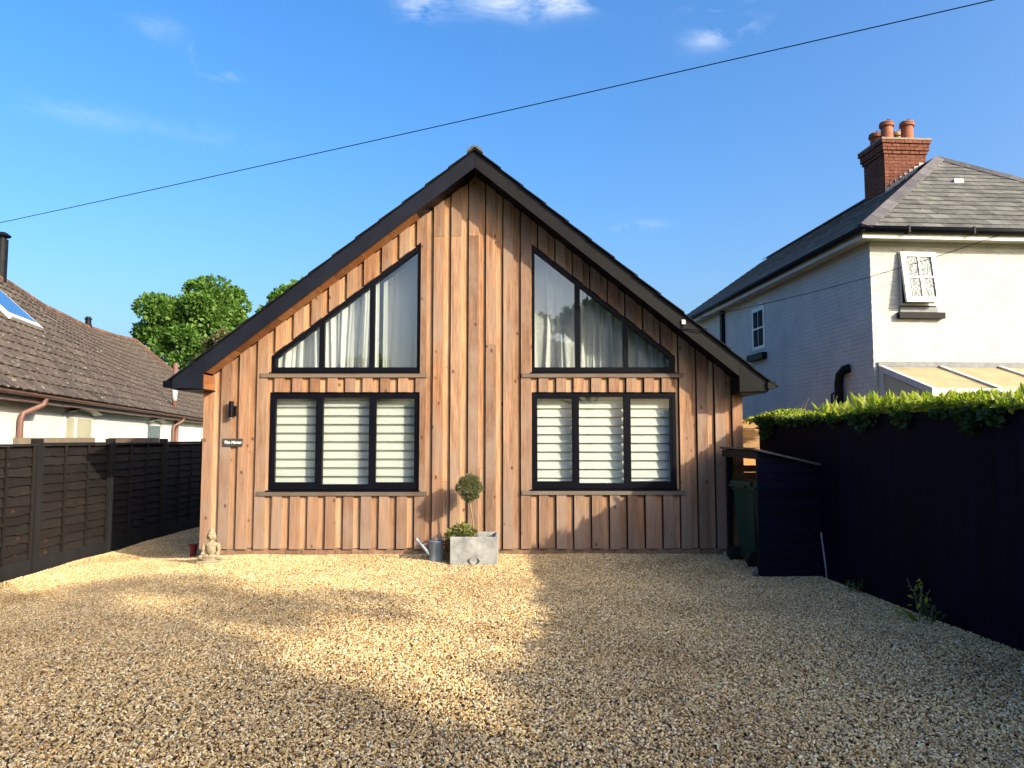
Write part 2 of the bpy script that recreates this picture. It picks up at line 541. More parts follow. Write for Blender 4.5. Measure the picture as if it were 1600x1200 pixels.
def auto_smooth(o, ang=35):
    o.data.polygons.foreach_set('use_smooth', [True] * len(o.data.polygons))
    try: o.data.set_sharp_from_angle(angle=R(ang))
    except Exception: pass
    return o


def part(name, mat, parent, *a): return MB().box(*a).build(name, mat, parent)


def leaves(name, C, size, mat, parent=None, up=.3, aspect=.5, D=None, jitter=.35):
    """C: (n,3) leaf bases. Each leaf is a folded diamond of its own."""
    C = np.asarray(C, float); n = len(C)
    if D is None:
        D = rng.normal(size=(n, 3)); D[:, 2] += up
    D = D / np.linalg.norm(D, axis=1, keepdims=True)
    T = rng.normal(size=(n, 3)); S = np.cross(D, T); S /= np.linalg.norm(S, axis=1, keepdims=True)
    N = np.cross(S, D)
    L = size * (1 + jitter * rng.uniform(-1, 1, (n, 1)))
    W = L * aspect * .5
    fold = W * .45
    a = C; b = C + D * L * .5 - S * W + N * fold; c = C + D * L - N * fold * .4; d = C + D * L * .5 + S * W + N * fold
    V = np.stack([a, b, c, d], 1).reshape(-1, 3)
    idx = np.arange(n) * 4
    F = np.stack([idx, idx + 1, idx + 2, idx, idx + 2, idx + 3], 1).reshape(-1)
    me = bpy.data.meshes.new(name)
    me.vertices.add(n * 4); me.vertices.foreach_set('co', V.astype(np.float32).ravel())
    me.loops.add(n * 6); me.loops.foreach_set('vertex_index', F.astype(np.int32))
    me.polygons.add(n * 2); me.polygons.foreach_set('loop_start', (np.arange(n * 2) * 3).astype(np.int32))
    me.update(calc_edges=True); me.validate()
    me.materials.append(M[mat])
    return link(bpy.data.objects.new(name, me), parent)


def tree(loc, h, crown_c, crown_r, n_clump, n_leaf, leaf, mat, label, group=None, clump_r=.22, name='broadleaf_tree', trunk_r=.22, bark='bark'):
    t = thing(name, loc, label, 'tree', group)
    x, y, z = loc
    cc = np.array([x + crown_c[0], y + crown_c[1], z + crown_c[2]]); cr = np.array(crown_r)
    mb = MB()
    mb.tube([(x, y, z - .3), (x + .05, y, z + h * .2), (x + crown_c[0] * .4, y + crown_c[1] * .4, z + h * .45), tuple(cc + np.array([0, 0, cr[2] * .2]))], [trunk_r, trunk_r * .8, trunk_r * .6, trunk_r * .25])
    pts, dirs = [], []
    for i in range(n_clump):
        d = rng.normal(size=3); d /= np.linalg.norm(d)
        if d[2] < -.55: d[2] *= -1
        q = cc + d * cr * rng.uniform(.45, 1.04)
        if i % 3 == 0:
            s = np.array([x + crown_c[0] * .3, y + crown_c[1] * .3, z + h * rng.uniform(.32, .55)])
            mid = (s + q) / 2 + rng.normal(size=3) * .15 - np.array([0, 0, .12 * cr[2]])
            mb.tube([tuple(s), tuple(mid), tuple(q)], [trunk_r * .35, trunk_r * .2, trunk_r * .05], 6)
        k = int(n_leaf / n_clump * rng.uniform(.5, 1.5))
        rr = clump_r * cr.mean() * rng.uniform(.7, 1.3)
        g = rng.normal(size=(k, 3)); g /= np.linalg.norm(g, axis=1, keepdims=True)
        g *= rr * rng.uniform(.3, 1.0, (k, 1)) ** .5; g[:, 2] *= .75
        pts.append(q + g); dirs.append(g / rr + rng.normal(size=(k, 3)) * .5 + np.array([0, 0, .15]))
    mb.build('trunk', bark, t, True)
    leaves('crown', np.concatenate(pts), leaf, mat, t, D=np.concatenate(dirs), aspect=.75)
    return t


def smooth01(x): x = max(0., min(1., x)); return x * x * (3 - 2 * x)


def ground_z(x, y):
    z = -.17 * smooth01((-3.0 - x) / 3.0)
    z += .03 * smooth01((y - 8.6) / 1.2) * smooth01((x + 5.2) / 1.5)
    z += .012 * math.sin(x * 1.7 + y * .9) * math.sin(y * 1.3 - x * .6) + .006 * math.sin(x * 4.1 + 1) * math.sin(y * 3.7)
    return z


# ------------------------------------------------------------------ the ground
tag(mesh('ground', [(-900, -900, -.30), (900, -900, -.30), (900, 1500, -.30), (-900, 1500, -.30)], [(0, 1, 2, 3)], 'earth'), kind='structure')
tag(mesh('road', [(-200, -11, -.28), (200, -11, -.28), (200, -5.5, -.28), (-200, -5.5, -.28)], [(0, 1, 2, 3)], 'asphalt'), kind='structure')


def surface(name, x0, x1, y0, y1, step, mat, dz, keep=None):
    nx, ny = int((x1 - x0) / step) + 1, int((y1 - y0) / step) + 1
    V = [(x0 + i * (x1 - x0) / (nx - 1), y0 + j * (y1 - y0) / (ny - 1)) for j in range(ny) for i in range(nx)]
    F = []
    for j in range(ny - 1):
        for i in range(nx - 1):
            a = j * nx + i
            if keep is None or keep(*V[a]): F.append((a, a + 1, a + 1 + nx, a + nx))
    return mesh(name, [(x, y, ground_z(x, y) + dz) for x, y in V], F, mat, None, True)


tag(surface('driveway', -6.12, 4.3, -4.6, 15.5, .15, 'gravel_bed', -.014), kind='structure')


def fence_x(y): return 3.39 + .076 * (9.85 - y)


def gravel_keep(x, y):
    if y > 9.9 and x > -4.15: return False
    if x > fence_x(y) + .02: return False
    return y > 3.3 and abs(x) < .72 * y + .35 and y < 14.5


gv = surface('gravel', -6.1, 4.2, 3.2, 14.6, .1, 'pebble', 0, gravel_keep)
tag(gv, 'loose golden flint gravel spread over the driveway', 'gravel', kind='stuff')


def gravel_nodes(o):
    ng = bpy.data.node_groups.new('gravel_scatter', 'GeometryNodeTree')
    ng.interface.new_socket('Geometry', in_out='INPUT', socket_type='NodeSocketGeometry')
    ng.interface.new_socket('Geometry', in_out='OUTPUT', socket_type='NodeSocketGeometry')
    N, L = ng.nodes, ng.links
    gi, go = N.new('NodeGroupInput'), N.new('NodeGroupOutput')
    dp = N.new('GeometryNodeDistributePointsOnFaces'); dp.inputs['Density'].default_value = 5800
    dp.inputs['Seed'].default_value = 5
    ico = N.new('GeometryNodeMeshIcoSphere'); ico.inputs['Radius'].default_value = 1.0; ico.inputs['Subdivisions'].default_value = 1
    # knock the ball out of round so that the stones are angular
    sp = N.new('GeometryNodeSetPosition'); nz = N.new('ShaderNodeTexNoise'); nz.inputs['Scale'].default_value = 1.1
    vm = N.new('ShaderNodeVectorMath'); vm.operation = 'SUBTRACT'; vm.inputs[1].default_value = (.5, .5, .5)
    vs_ = N.new('ShaderNodeVectorMath'); vs_.operation = 'SCALE'; vs_.inputs['Scale'].default_value = 1.6
    L.new(nz.outputs['Color'], vm.inputs[0]); L.new(vm.outputs[0], vs_.inputs[0]); L.new(vs_.outputs[0], sp.inputs['Offset'])
    L.new(ico.outputs['Mesh'], sp.inputs['Geometry'])
    ip = N.new('GeometryNodeInstanceOnPoints')
    rr = N.new('FunctionNodeRandomValue'); rr.data_type = 'FLOAT_VECTOR'
    rr.inputs['Min'].default_value = (-.8, -.8, 0); rr.inputs['Max'].default_value = (.8, .8, 6.283); rr.inputs['Seed'].default_value = 3
    rs = N.new('FunctionNodeRandomValue'); rs.data_type = 'FLOAT_VECTOR'; rs.inputs['Seed'].default_value = 9
    rs.inputs['Min'].default_value = (.0052, .0036, .0026); rs.inputs['Max'].default_value = (.0150, .0098, .0060)
    sm = N.new('GeometryNodeSetMaterial'); sm.inputs['Material'].default_value = M['pebble']
    L.new(gi.outputs[0], dp.inputs['Mesh']); L.new(dp.outputs['Points'], ip.inputs['Points']); L.new(sp.outputs[0], sm.inputs['Geometry'])
    L.new(sm.outputs[0], ip.inputs['Instance'])
    L.new(rr.outputs[0], ip.inputs['Rotation']); L.new(rs.outputs[0], ip.inputs['Scale'])
    L.new(ip.outputs[0], go.inputs[0])
    md = o.modifiers.new('scatter', 'NODES'); md.node_group = ng


gravel_nodes(gv)

# ------------------------------------------------------------------ the timber house
W = 9.85                       # front face of the proud boards
APX, APZ, SL, SR = -.488, 5.345, .778, .806     # ridge of the roof top line and its slopes
FRONT = 9.46                   # front face of the bargeboards
house = thing('timber_house', (-.5, 13.8, 0), 'gabled bungalow clad in vertical orange timber boards with black windows', 'house')


def roof_z(x): return APZ - (SL * (APX - x) if x < APX else SR * (x - APX))
def soffit_z(x): return roof_z(x) - .222


XL, XR = -4.12, 3.07
WL = dict(x0=-3.235, x1=-1.232, z0=.872, z1=2.155)
WR = dict(x0=.265, x1=2.190, z0=.885, z1=2.155)
TL = dict(x0=-3.222, x1=-1.240, z0=2.440, za=2.655, zb=4.190)     # za at x0, zb at x1
TR = dict(x0=.266, x1=2.186, z0=2.440, za=4.185, zb=2.650)


def tri_top(t, x): return t['za'] + (t['zb'] - t['za']) * (x - t['x0']) / (t['x1'] - t['x0'])


def col_polys(x0, x1, zb):
    """the pieces of one board between x0 and x1, cut round the windows"""
    out = []
    cuts = sorted({x0, x1, *[c for c in (WL['x0'], WL['x1'], WR['x0'], WR['x1'], APX) if x0 + .004 < c < x1 - .004]})
    for a, b in zip(cuts, cuts[1:]):
        mid = (a + b) / 2
        w = t = None
        if WL['x0'] < mid < WL['x1']: w, t = WL, TL
        if WR['x0'] < mid < WR['x1']: w, t = WR, TR
        if w is None:
            out.append([(a, zb), (b, zb), (b, soffit_z(b)), (a, soffit_z(a))])
        else:
            out.append([(a, zb), (b, zb), (b, w['z0'] - .080), (a, w['z0'] - .080)])
            out.append([(a, w['z1'] + .012), (b, w['z1'] + .012), (b, t['z0'] - .080), (a, t['z0'] - .080)])
            out.append([(a, tri_top(t, a) + .006), (b, tri_top(t, b) + .006), (b, soffit_z(b)), (a, soffit_z(a))])
    return out


def cut_at(polys, z):
    lo, hi = [], []
    for p in polys:
        zs = [q[1] for q in p]
        if min(zs) < z - .3 and max(zs) > z + .15 and len(p) == 4:
            (a, z0), (b, z1), (_, z2), (_, z3) = p
            lo.append([(a, z0), (b, z1), (b, z), (a, z)]); hi.append([(a, z + .003), (b, z + .003), (b, z2), (a, z3)])
        elif max(zs) <= z + .15: lo.append(p)
        else: hi.append(p)
    return lo, hi


PITCHB = .2351
for i in range(-1, 30):
    xa = -3.876 + PITCHB * i
    j = lambda s=.003: random.uniform(-s, s)
    # proud board
    x0, x1 = max(XL, xa + j()), min(XR, xa + .134 + j())
    y0 = W + j(.002)
    ps = col_polys(x0, x1, .100 + j(.006))
    inside = WL['x0'] < (x0 + x1) / 2 < WL['x1'] or WR['x0'] < (x0 + x1) / 2 < WR['x1']
    groups = [ps]
    if inside: groups = [[p for p in ps if max(q[1] for q in p) < 1], [p for p in ps if 1 < max(q[1] for q in p) < 2.5], [p for p in ps if max(q[1] for q in p) > 2.5]]
    elif i in (12, 13, 14, 15, 16, 4, 8, 28, 26): groups = list(cut_at(ps, {12: 4.28, 13: 4.28, 14: 4.29, 15: 2.8, 16: 4.27, 28: 1.2, 26: 2.9}.get(i, 3.3)))
    for g in groups:
        if not g: continue
        mb = MB()
        for p in g: mb.prism(p, y0, y0 + .031)
        mb.build('board', 'cedar', house)
    # recessed board between
    x0, x1 = xa + .112, min(XR, xa + PITCHB - .018)  # stops short: dark membrane shows, deepening the next proud board's shadow strip
    if x0 > XR - .05: continue
    y0 = W + .0325 + j(.0015)
    ps = col_polys(x0, x1, .104 + j(.006))
    inside = WL['x0'] < (x0 + x1) / 2 < WL['x1'] or WR['x0'] < (x0 + x1) / 2 < WR['x1']
    groups = [ps]
    if inside: groups = [[p for p in ps if max(q[1] for q in p) < 1], [p for p in ps if 1 < max(q[1] for q in p) < 2.5], [p for p in ps if max(q[1] for q in p) > 2.5]]
    elif i in (12, 14, 27): groups = list(cut_at(ps, {12: .98, 14: 1.15}.get(i, 3.2)))
    for g in groups:
        if not g: continue
        mb = MB()
        for p in g: mb.prism(p, y0, y0 + .016)
        mb.build('board', 'cedar_fresh', house)

# structural walls behind the boards
BY0, BY1 = W + .052, W + .13
mb = MB()
for a, b in ((XL + .02, WL['x0']), (WL['x1'], APX), (APX, WR['x0']), (WR['x1'], XR - .02)):
    mb.prism([(a, .1), (b, .1), (b, soffit_z(b) - .01), (a, soffit_z(a) - .01)], BY0, BY1)
for w, t in ((WL, TL), (WR, TR)):
    a, b = w['x0'] + .001, w['x1'] - .001
    mb.prism([(a, .1), (b, .1), (b, w['z0'] - .03), (a, w['z0'] - .03)], BY0, BY1)
    mb.prism([(a, w['z1'] + .01), (b, w['z1'] + .01), (b, t['z0'] - .03), (a, t['z0'] - .03)], BY0, BY1)
    mb.prism([(a, tri_top(t, a) + .01), (b, tri_top(t, b) + .01), (b, soffit_z(b) - .01), (a, soffit_z(a) - .01)], BY0, BY1)
mb.build('front_wall', 'membrane', house)
part('side_wall', 'cedar', house, XL, XL + .12, W + .14, 18.0, .1, soffit_z(XL) - .02)
part('side_wall', 'cedar', house, XR - .12, XR, W + .14, 18.0, .1, soffit_z(XR) - .02)
MB().prism([(XL + .13, .1), (XR - .13, .1), (XR - .13, soffit_z(XR)), (APX, soffit_z(APX) - .03), (XL + .13, soffit_z(XL))], 17.85, 17.98).build('rear_wall', 'plaster', house)
part('floor', 'dark_room', house, XL + .13, XR - .13, W + .14, 17.84, .05, .12)
part('upper_floor', 'plaster', house, XL + .13, XR - .13, W + .14, 17.84, 2.25, 2.36)
part('partition', 'plaster', house, -.55, -.45, W + .141, 17.83, .13, 2.24)
MB().prism([(XL + .5, 2.37), (XR - .5, 2.37), (APX, 4.6)], 13.0, 13.1).build('partition', 'plaster', house)

# plinth bricks, one course and a bit showing above the gravel
for k in range(33):
    x = XL + .04 + k * .2185
    if x + .2 > XR: break
    MB().box(x, x + .209, W + .028 + random.uniform(-.003, .003), W + .125, .030, .092).build('brick', 'plinth_brick', house)
    MB().box(x - .1 if k else x, x + .105, W + .030, W + .125, -.042, .020).build('brick', 'plinth_brick', house)
part('plinth_mortar', 'mortar', house, XL + .03, XR - .03, W + .036, W + .13, -.15, .0985)

# roof: courses of flat dark tiles on each slope, soffit boards, barge boards
YB = 18.2
for side, s, sign in (('left', SL, -1), ('right', SR, 1)):
    L = 3.90 if sign < 0 else 3.84
    n = 13
    for k in range(n):
        d0, d1 = k * L / n, (k + 1) * L / n + .05
        def pt(d, h): return (APX + sign * d, APZ - s * d + h)
        poly = [pt(d0, -.020), pt(d1, -.006), pt(d1, .014), pt(d0, -.006)]
        if sign < 0: poly = poly[::-1]
        MB().prism(poly, FRONT - .035 + random.uniform(-.006, .006), YB).build('tile_course', 'roof_dark', house)
    # roof body
    a, b = (APX, APX + sign * (L - .05))
    poly = [(a, roof_z(a) - .03), (b, roof_z(b) - .03), (b, roof_z(b) - .14), (a, roof_z(a) - .20)]
    if sign > 0: poly = poly[::-1]
    MB().prism(poly, FRONT + .045, YB - .05).build('roof_deck', 'membrane', house)
    # soffit boards under the verge
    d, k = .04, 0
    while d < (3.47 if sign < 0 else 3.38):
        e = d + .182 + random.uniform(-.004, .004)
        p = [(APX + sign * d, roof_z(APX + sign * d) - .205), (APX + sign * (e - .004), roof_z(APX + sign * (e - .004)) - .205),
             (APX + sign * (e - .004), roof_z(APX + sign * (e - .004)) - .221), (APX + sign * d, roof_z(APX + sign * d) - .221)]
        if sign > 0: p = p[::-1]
        MB().prism(p, FRONT + .034, W - .004).build('soffit_board', 'soffit_wood' if sign < 0 and d > .75 else 'black_frame', house)  # black stands in for shade on the right and near the apex
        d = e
    # barge board
    xe = -3.97 if sign < 0 else 2.92
    p = [(APX, APZ - .022), (xe, roof_z(xe) - .022), (xe, roof_z(xe) - .250), (APX + sign * .002, APZ - .250)]
    if sign > 0: p = p[::-1]
    MB().prism(p, FRONT, FRONT + .03).build('barge_board', 'barge_left' if sign < 0 else 'barge_right', house)
    # boxed eave: triangular end, inner cheek, underside
    xt = -4.36 if sign < 0 else 3.27
    zb = 2.185 if sign < 0 else 2.145
    p = [(xe + sign * .003, roof_z(xe + sign * .003) - .022), (xt, roof_z(xt) - .022), (xt, zb + .012), (xe + sign * .003, zb)]
    if sign > 0: p = p[::-1]
    MB().prism(p, FRONT + .002, FRONT + .03).build('eave_box_end', 'barge_left' if sign < 0 else 'box_right', house)
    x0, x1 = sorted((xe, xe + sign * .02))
    MB().box(x0, x1, FRONT + .033, W - .003, zb + .002, roof_z(xe) - .262).build('eave_box_cheek', 'soffit_wood' if sign < 0 else 'black_frame', house)  # the right cheek's shade is put in as black
    x0, x1 = sorted((xe, xt))
    MB().box(x0, x1, FRONT + .031, YB - .1, zb - .012, zb + .001).build('eave_soffit', 'black_frame', house)
    x0, x1 = sorted((xt, xt - sign * .02))
    MB().box(x0, x1, FRONT + .031, YB - .1, zb + .013, roof_z(xt) - .024).build('fascia', 'black_frame', house)
    # gutter
    gx = xt + sign * .055; gz = roof_z(xt) - .045
    g = MB()
    prof = [(-.052, 0), (-.052, -.075), (-.035, -.09), (.035, -.09), (.052, -.075), (.052, 0), (.046, 0), (.046, -.072), (.032, -.084), (-.032, -.084), (-.046, -.072), (-.046, 0)]
    g.prism([(gx + a, gz + b) for a, b in prof], FRONT - .03, YB)
    g.box(gx - .046, gx + .046, FRONT - .028, FRONT - .022, gz - .083, gz - .004)
    g.build('gutter', 'black_frame' if sign < 0 else 'barge_right', house)
# ridge cap
mb = MB()
for k in range(9):
    y = FRONT - .03 + k * .95
    mb.prism([(APX - .105, APZ - .062), (APX - .010, APZ + .012), (APX + .010, APZ + .012), (APX + .105, APZ - .067), (APX + .105, APZ - .035), (APX + .04, APZ + .034), (APX - .04, APZ + .034), (APX - .105, APZ - .030)], y, y + .945)
mb.build('ridge_cap', 'ridge_tile', house)

# ------------------------------------------------------------------ windows
FY = W + .030                  # front of the window frames


def inset(poly, ws):
    """poly counter-clockwise in XZ; ws = inset of each edge i -> i+1"""
    n = len(poly); lines = []
    for i in range(n):
        (x0, z0), (x1, z1) = poly[i], poly[(i + 1) % n]
        dx, dz = x1 - x0, z1 - z0; l = math.hypot(dx, dz)
        nx, nz = -dz / l, dx / l
        lines.append((x0 + nx * ws[i], z0 + nz * ws[i], dx, dz))
    out = []
    for i in range(n):
        ax, az, adx, adz = lines[i - 1]; bx, bz, bdx, bdz = lines[i]
        den = adx * bdz - adz * bdx
        t = ((bx - ax) * bdz - (bz - az) * bdx) / den
        out.append((ax + adx * t, az + adz * t))
    return out


def ring(mb, outer, inner, y0, y1):
    n = len(outer)
    v = [(x, y0, z) for x, z in outer] + [(x, y0, z) for x, z in inner] + [(x, y1, z) for x, z in outer] + [(x, y1, z) for x, z in inner]
    f = []
    for i in range(n):
        j = (i + 1) % n
        f += [(i, j, n + j, n + i), (2 * n + j, 2 * n + i, 3 * n + i, 3 * n + j), (j, i, 2 * n + i, 2 * n + j), (n + i, n + j, 3 * n + j, 3 * n + i)]
    return mb.add(v, f)


def window(outer, widths, mull, top, bot, label, sashes=()):
    """outer: polygon, mull: x centres, top(x)/bot: inner head and sill lines"""
    xs = [p[0] for p in outer]
    w = mesh('window', *(lambda m: (m.v, m.f))(ring(MB(), outer, inset(outer, widths), FY, FY + .075)), 'black_frame', house)
    w['label'] = label
    inn = inset(outer, widths)
    hw = .034
    edges = [min(p[0] for p in inn)] + [e for m in mull for e in (m - hw, m + hw)] + [max(p[0] for p in inn)]
    for m in mull:
        MB().prism([(m - hw, bot), (m + hw, bot), (m + hw, top(m + hw)), (m - hw, top(m - hw))], FY + .003, FY + .073).build('mullion', 'black_frame', w)
    for k in range(len(mull) + 1):
        a, b = edges[2 * k], edges[2 * k + 1]
        poly = [(a, bot), (b, bot), (b, top(b)), (a, top(a))]
        if k in sashes:
            inr = inset(poly, [.026] * 4)
            mesh('sash', *(lambda m: (m.v, m.f))(ring(MB(), poly, inr, FY + .008, FY + .068)), 'black_frame', w)
            poly = inr
        MB().prism(poly, FY + .040, FY + .046).build('pane', 'glass', w)
    x0, x1 = min(xs), max(xs); z0 = min(p[1] for p in outer)
    MB().prismx([(FY - .055, z0 - .022), (FY + .07, z0 - .022), (FY + .07, z0 - .002), (FY - .055, z0 - .010)][::-1], x0 - .02, x1 + .012).build('sill', 'black_frame', w)
    MB().box(x0 - .135, x1 + .10, W - .016, W + .045, z0 - .078, z0 - .0235).build('ledge', 'ledge_wood', w)
    return w


for w, mull, lab in ((WL, (-2.562, -1.876), 'wide lower window left of the door-less centre'), (WR, (.862, 1.527), 'wide lower window beside the bin store')):
    outer = [(w['x0'], w['z0']), (w['x1'], w['z0']), (w['x1'], w['z1']), (w['x0'], w['z1'])]
    fw = .048
    window(outer, [fw + .022, fw, fw, fw], mull, lambda x, w=w: w['z1'] - fw, w['z0'] + fw + .022, None or ('three-light black window with striped blinds on the ' + ('left' if w is WL else 'right')), (0, 2))
for t, mull, left in ((TL, (-2.560, -1.886), True), (TR, (.884, 1.528), False)):
    if left: outer = [(t['x0'], t['z0']), (t['x1'], t['z0']), (t['x1'], t['zb']), (t['x0'], t['za'])]
    else: outer = [(t['x0'], t['z0']), (t['x1'], t['z0']), (t['x1'], t['zb']), (t['x0'], t['za'])]
    ws = [.062, .040, .058, .048] if left else [.062, .060, .058, .040]
    inn = inset(outer, ws)
    zl, zr = inn[3], inn[2]
    top = lambda x, zl=zl, zr=zr: zl[1] + (zr[1] - zl[1]) * (x - zl[0]) / (zr[0] - zl[0])
    window(outer, ws, mull, top, t['z0'] + .062, 'sloping black gable window with net curtains on the ' + ('left' if left else 'right'))


# blinds: banded fabric, one blind behind each lower light
def blind(x0, x1, z0, z1, y, tilt, label, gap):
    b = thing('window_blind', ((x0 + x1) / 2, y, z1), label, 'blind', 'striped fabric blinds in the lower windows')
    MB().box(x0, x1, y - .03, y + .03, z1 - .055, z1).build('cassette', 'blind_cloth', b)
    p = .1165; z = z1 - .06; k = 0
    me = None
    while z > z0 + .03:
        h = p - gap
        t = tilt
        if z - h < z0 + .01: h = z - z0 - .01
        MB().prismx([(y - t, z - h), (y - t + .002, z - h), (y + t + .002, z), (y + t, z)][::-1], x0, x1).build('band', 'blind_cloth', b)
        if gap > .012: MB().prismx([(y + .010, z - p - .004), (y + .012, z - p - .004), (y + .012, z - h + .006), (y + .010, z - h + .006)][::-1], x0, x1).build('sheer_band', 'sheer_cloth', b)
        z -= p
    MB().box(x0, x1, y - .012, y + .012, z0 - .01, z0 + .012).build('bottom_bar', 'white_upvc', b)


pos = ['nearest the house corner', 'in the middle', 'nearest the house centre']
for k, (a, b) in enumerate(((-3.20, -2.585), (-2.555, -1.905), (-1.870, -1.262))):
    blind(a, b, WL['z0'] + .06, WL['z1'] - .03, W + .165, .003, 'striped cream blind in the left lower window, light ' + pos[k], .030)
for k, (a, b) in enumerate(((.295, .845), (.882, 1.510), (1.545, 2.160))):
    blind(a, b, WR['z0'] + .06, WR['z1'] - .03, W + .165, .016, 'pleated cream blind in the right lower window, light ' + ['nearest the house centre', 'in the middle', 'nearest the bin store'][k], .008)


def curtain(x0, x1, topf, z0, y, label, folds, amp, seed):
    r = random.Random(seed)
    n = int((x1 - x0) / .008)
    ph = [r.uniform(0, 6.28) for _ in range(4)]
    fr = [folds, folds * 1.73, folds * .61, folds * 2.9]
    V, F = [], []
    rows = 14
    for j in range(rows + 1):
        for i in range(n + 1):
            u = i / n; x = x0 + (x1 - x0) * u
            zt = topf(x)
            z = z0 + (zt - z0) * j / rows
            sway = .022 * math.sin(z * 1.3 + ph[1]) * math.sin(u * 9 + ph[0])
            s = sum(a * math.sin(6.283 * q * (x + sway * 2.2) + p) for a, q, p in zip((1, .55, .6, .25), fr, ph))
            V.append((x, y + amp * s * (1.0 - .25 * j / rows), z))
    for j in range(rows):
        for i in range(n):
            a = j * (n + 1) + i
            F.append((a, a + 1, a + n + 2, a + n + 1))
    o = mesh('net_curtain', V, F, 'curtain_cloth', None, True)
    return tag(o, label, 'curtain', 'net curtains in the gable windows')


for t, left in ((TL, True), (TR, False)):
    top = lambda x, t=t: tri_top(t, min(max(x, t['x0']), t['x1'])) - .03
    if left:
        curtain(t['x0'] + .02, -1.83, top, 2.47, W + .24, 'white net curtain in tight folds in the left gable window', 7.0, .020, 1)
        curtain(-1.80, t['x1'] - .01, top, 2.47, W + .40, 'flatter net curtain in the tall end of the left gable window', 5.0, .012, 2)
    else:
        curtain(t['x0'] + .01, .86, top, 2.47, W + .28, 'net curtain in the tall end of the right gable window', 5.5, .020, 3)
        curtain(.875, t['x1'] - .02, top, 2.47, W + .28, 'shaded net curtain in the low end of the right gable window', 6.0, .022, 4)

# ------------------------------------------------------------------ wall lamp and house sign
lamp = thing('wall_lamp', (-3.71, W, 1.82), 'black cylinder wall lamp on the boards above the house sign', 'lamp')
auto_smooth(MB().lathe([(.024, .0), (.031, .0), (.031, .215), (.026, .215), (.026, .20)], (-3.715, W - .075, 1.825), 18).build('body', 'black_frame', lamp))
MB().box(-3.735, -3.672, W - .012, W + .002, 1.845, 1.98).build('wall_plate', 'black_frame', lamp)
MB().box(-3.725, -3.700, W - .05, W - .012, 1.90, 1.935).build('bracket', 'black_frame', lamp)
auto_smooth(MB().lathe([(.010, -.012), (.021, -.006), (.021, .012)], (-3.715, W - .075, 1.825), 14).build('lens', 'white_paint', lamp))

sign = thing('house_sign', (-3.707, W, 1.44), 'small dark sign with white lettering under the wall lamp', 'sign')
MB().box(-3.838, -3.577, W - .016, W - .003, 1.445, 1.548).build('plate', 'sign_slate', sign)


def text_mesh(body, size, loc, mat, parent, shear=.25):
    c = bpy.data.curves.new('lettering', 'FONT'); c.body = body; c.size = size; c.extrude = .001; c.shear = shear
    c.align_x = 'CENTER'; c.align_y = 'CENTER'; c.offset = size * .022
    o = bpy.data.objects.new('lettering', c); col.objects.link(o)
    dg = bpy.context.evaluated_depsgraph_get(); dg.update()
    me = bpy.data.meshes.new_from_object(o.evaluated_get(dg)); bpy.data.objects.remove(o)
    me.materials.clear(); me.materials.append(M[mat])
    me.transform(Matrix.Translation(loc) @ Matrix.Rotation(math.pi / 2, 4, 'X'))
    return link(bpy.data.objects.new('lettering', me), parent)


text_mesh('The Haven', .052, (-3.707, W - .018, 1.497), 'white_paint', sign)

# ------------------------------------------------------------------ left lap-panel fence
FX = -6.2


def lap_fence():
    f = thing('lap_panel_fence', (FX, 10.5, -.17), 'dark brown overlapping slat fence along the left side of the drive', 'fence')
    posts = [6.35, 7.98, 9.68, 11.45, 13.2, 14.95, 16.7]
    zb, zt = -.17, 1.50
    r = random.Random(4)
    for k, y in enumerate(posts):
        MB().box(FX - .05, FX + .055, y - .05, y + .05, zb - .1, zt + .045).build('post', 'post_grey', f)
    for k, (a, b) in enumerate(zip(posts, posts[1:])):
        a += .052; b -= .052
        MB().box(FX - .022, FX + .026, a, b, zb - .08, zb + .17).build('gravel_board', 'post_grey', f)
        dz = r.uniform(-.012, .012)
        pan = MB().box(FX - .034, FX - .026, a, b, zb + .18, zt - .05).build('panel', 'brown_panel', f)
        n = 12; h = (zt - .05 - (zb + .18)) / n
        for q in range(n):
            z0 = zb + .18 + q * h
            m = 14
            V, F = [], []
            wav = [r.uniform(-.012, .012) for _ in range(m + 1)]
            for i in range(m + 1):
                y = a + (b - a) * i / m
                zlo = z0 - .02 + wav[i]; zhi = z0 + h
                V += [(FX + .016, y, zlo), (FX - .012, y, zhi), (FX - .020, y, zhi), (FX + .006, y, zlo)]
            for i in range(m):
                o = i * 4
                F += [(o, o + 4, o + 5, o + 1), (o + 3, o + 2, o + 6, o + 7), (o, o + 3, o + 7, o + 4), (o + 1, o + 5, o + 6, o + 2)]
            F += [(0, 1, 2, 3), (m * 4 + 3, m * 4 + 2, m * 4 + 1, m * 4)]
            mesh('slat', V, F, 'brown_panel', pan)
        for u in (.02, .33, .66, .98):
            y = a + (b - a) * u
            y = min(max(y, a + .022), b - .022)
            MB().box(FX + .017, FX + .036, y - .02, y + .02, zb + .18, zt - .05).build('batten', 'brown_panel', pan)
        MB().box(FX - .04, FX + .045, a, b, zt - .048, zt - .012 + dz).build('cap_rail', 'post_grey', pan)
    return f


lap_fence()
for (y0, y1, lab) in ((9.3, 11.0, 'weathered plank lying along the fence top nearer the camera'), (11.5, 13.0, 'weathered plank lying along the fence top further back')):
    o = MB().box(FX - .50, FX - .42, y0 * 1.07, y1 * 1.07, 1.44, 1.56).build('garden_rail', 'ledge_wood')
    tag(o, lab.replace('lying along the fence top', 'showing above the slat fence,'), 'rail', 'rails behind the slat fence')

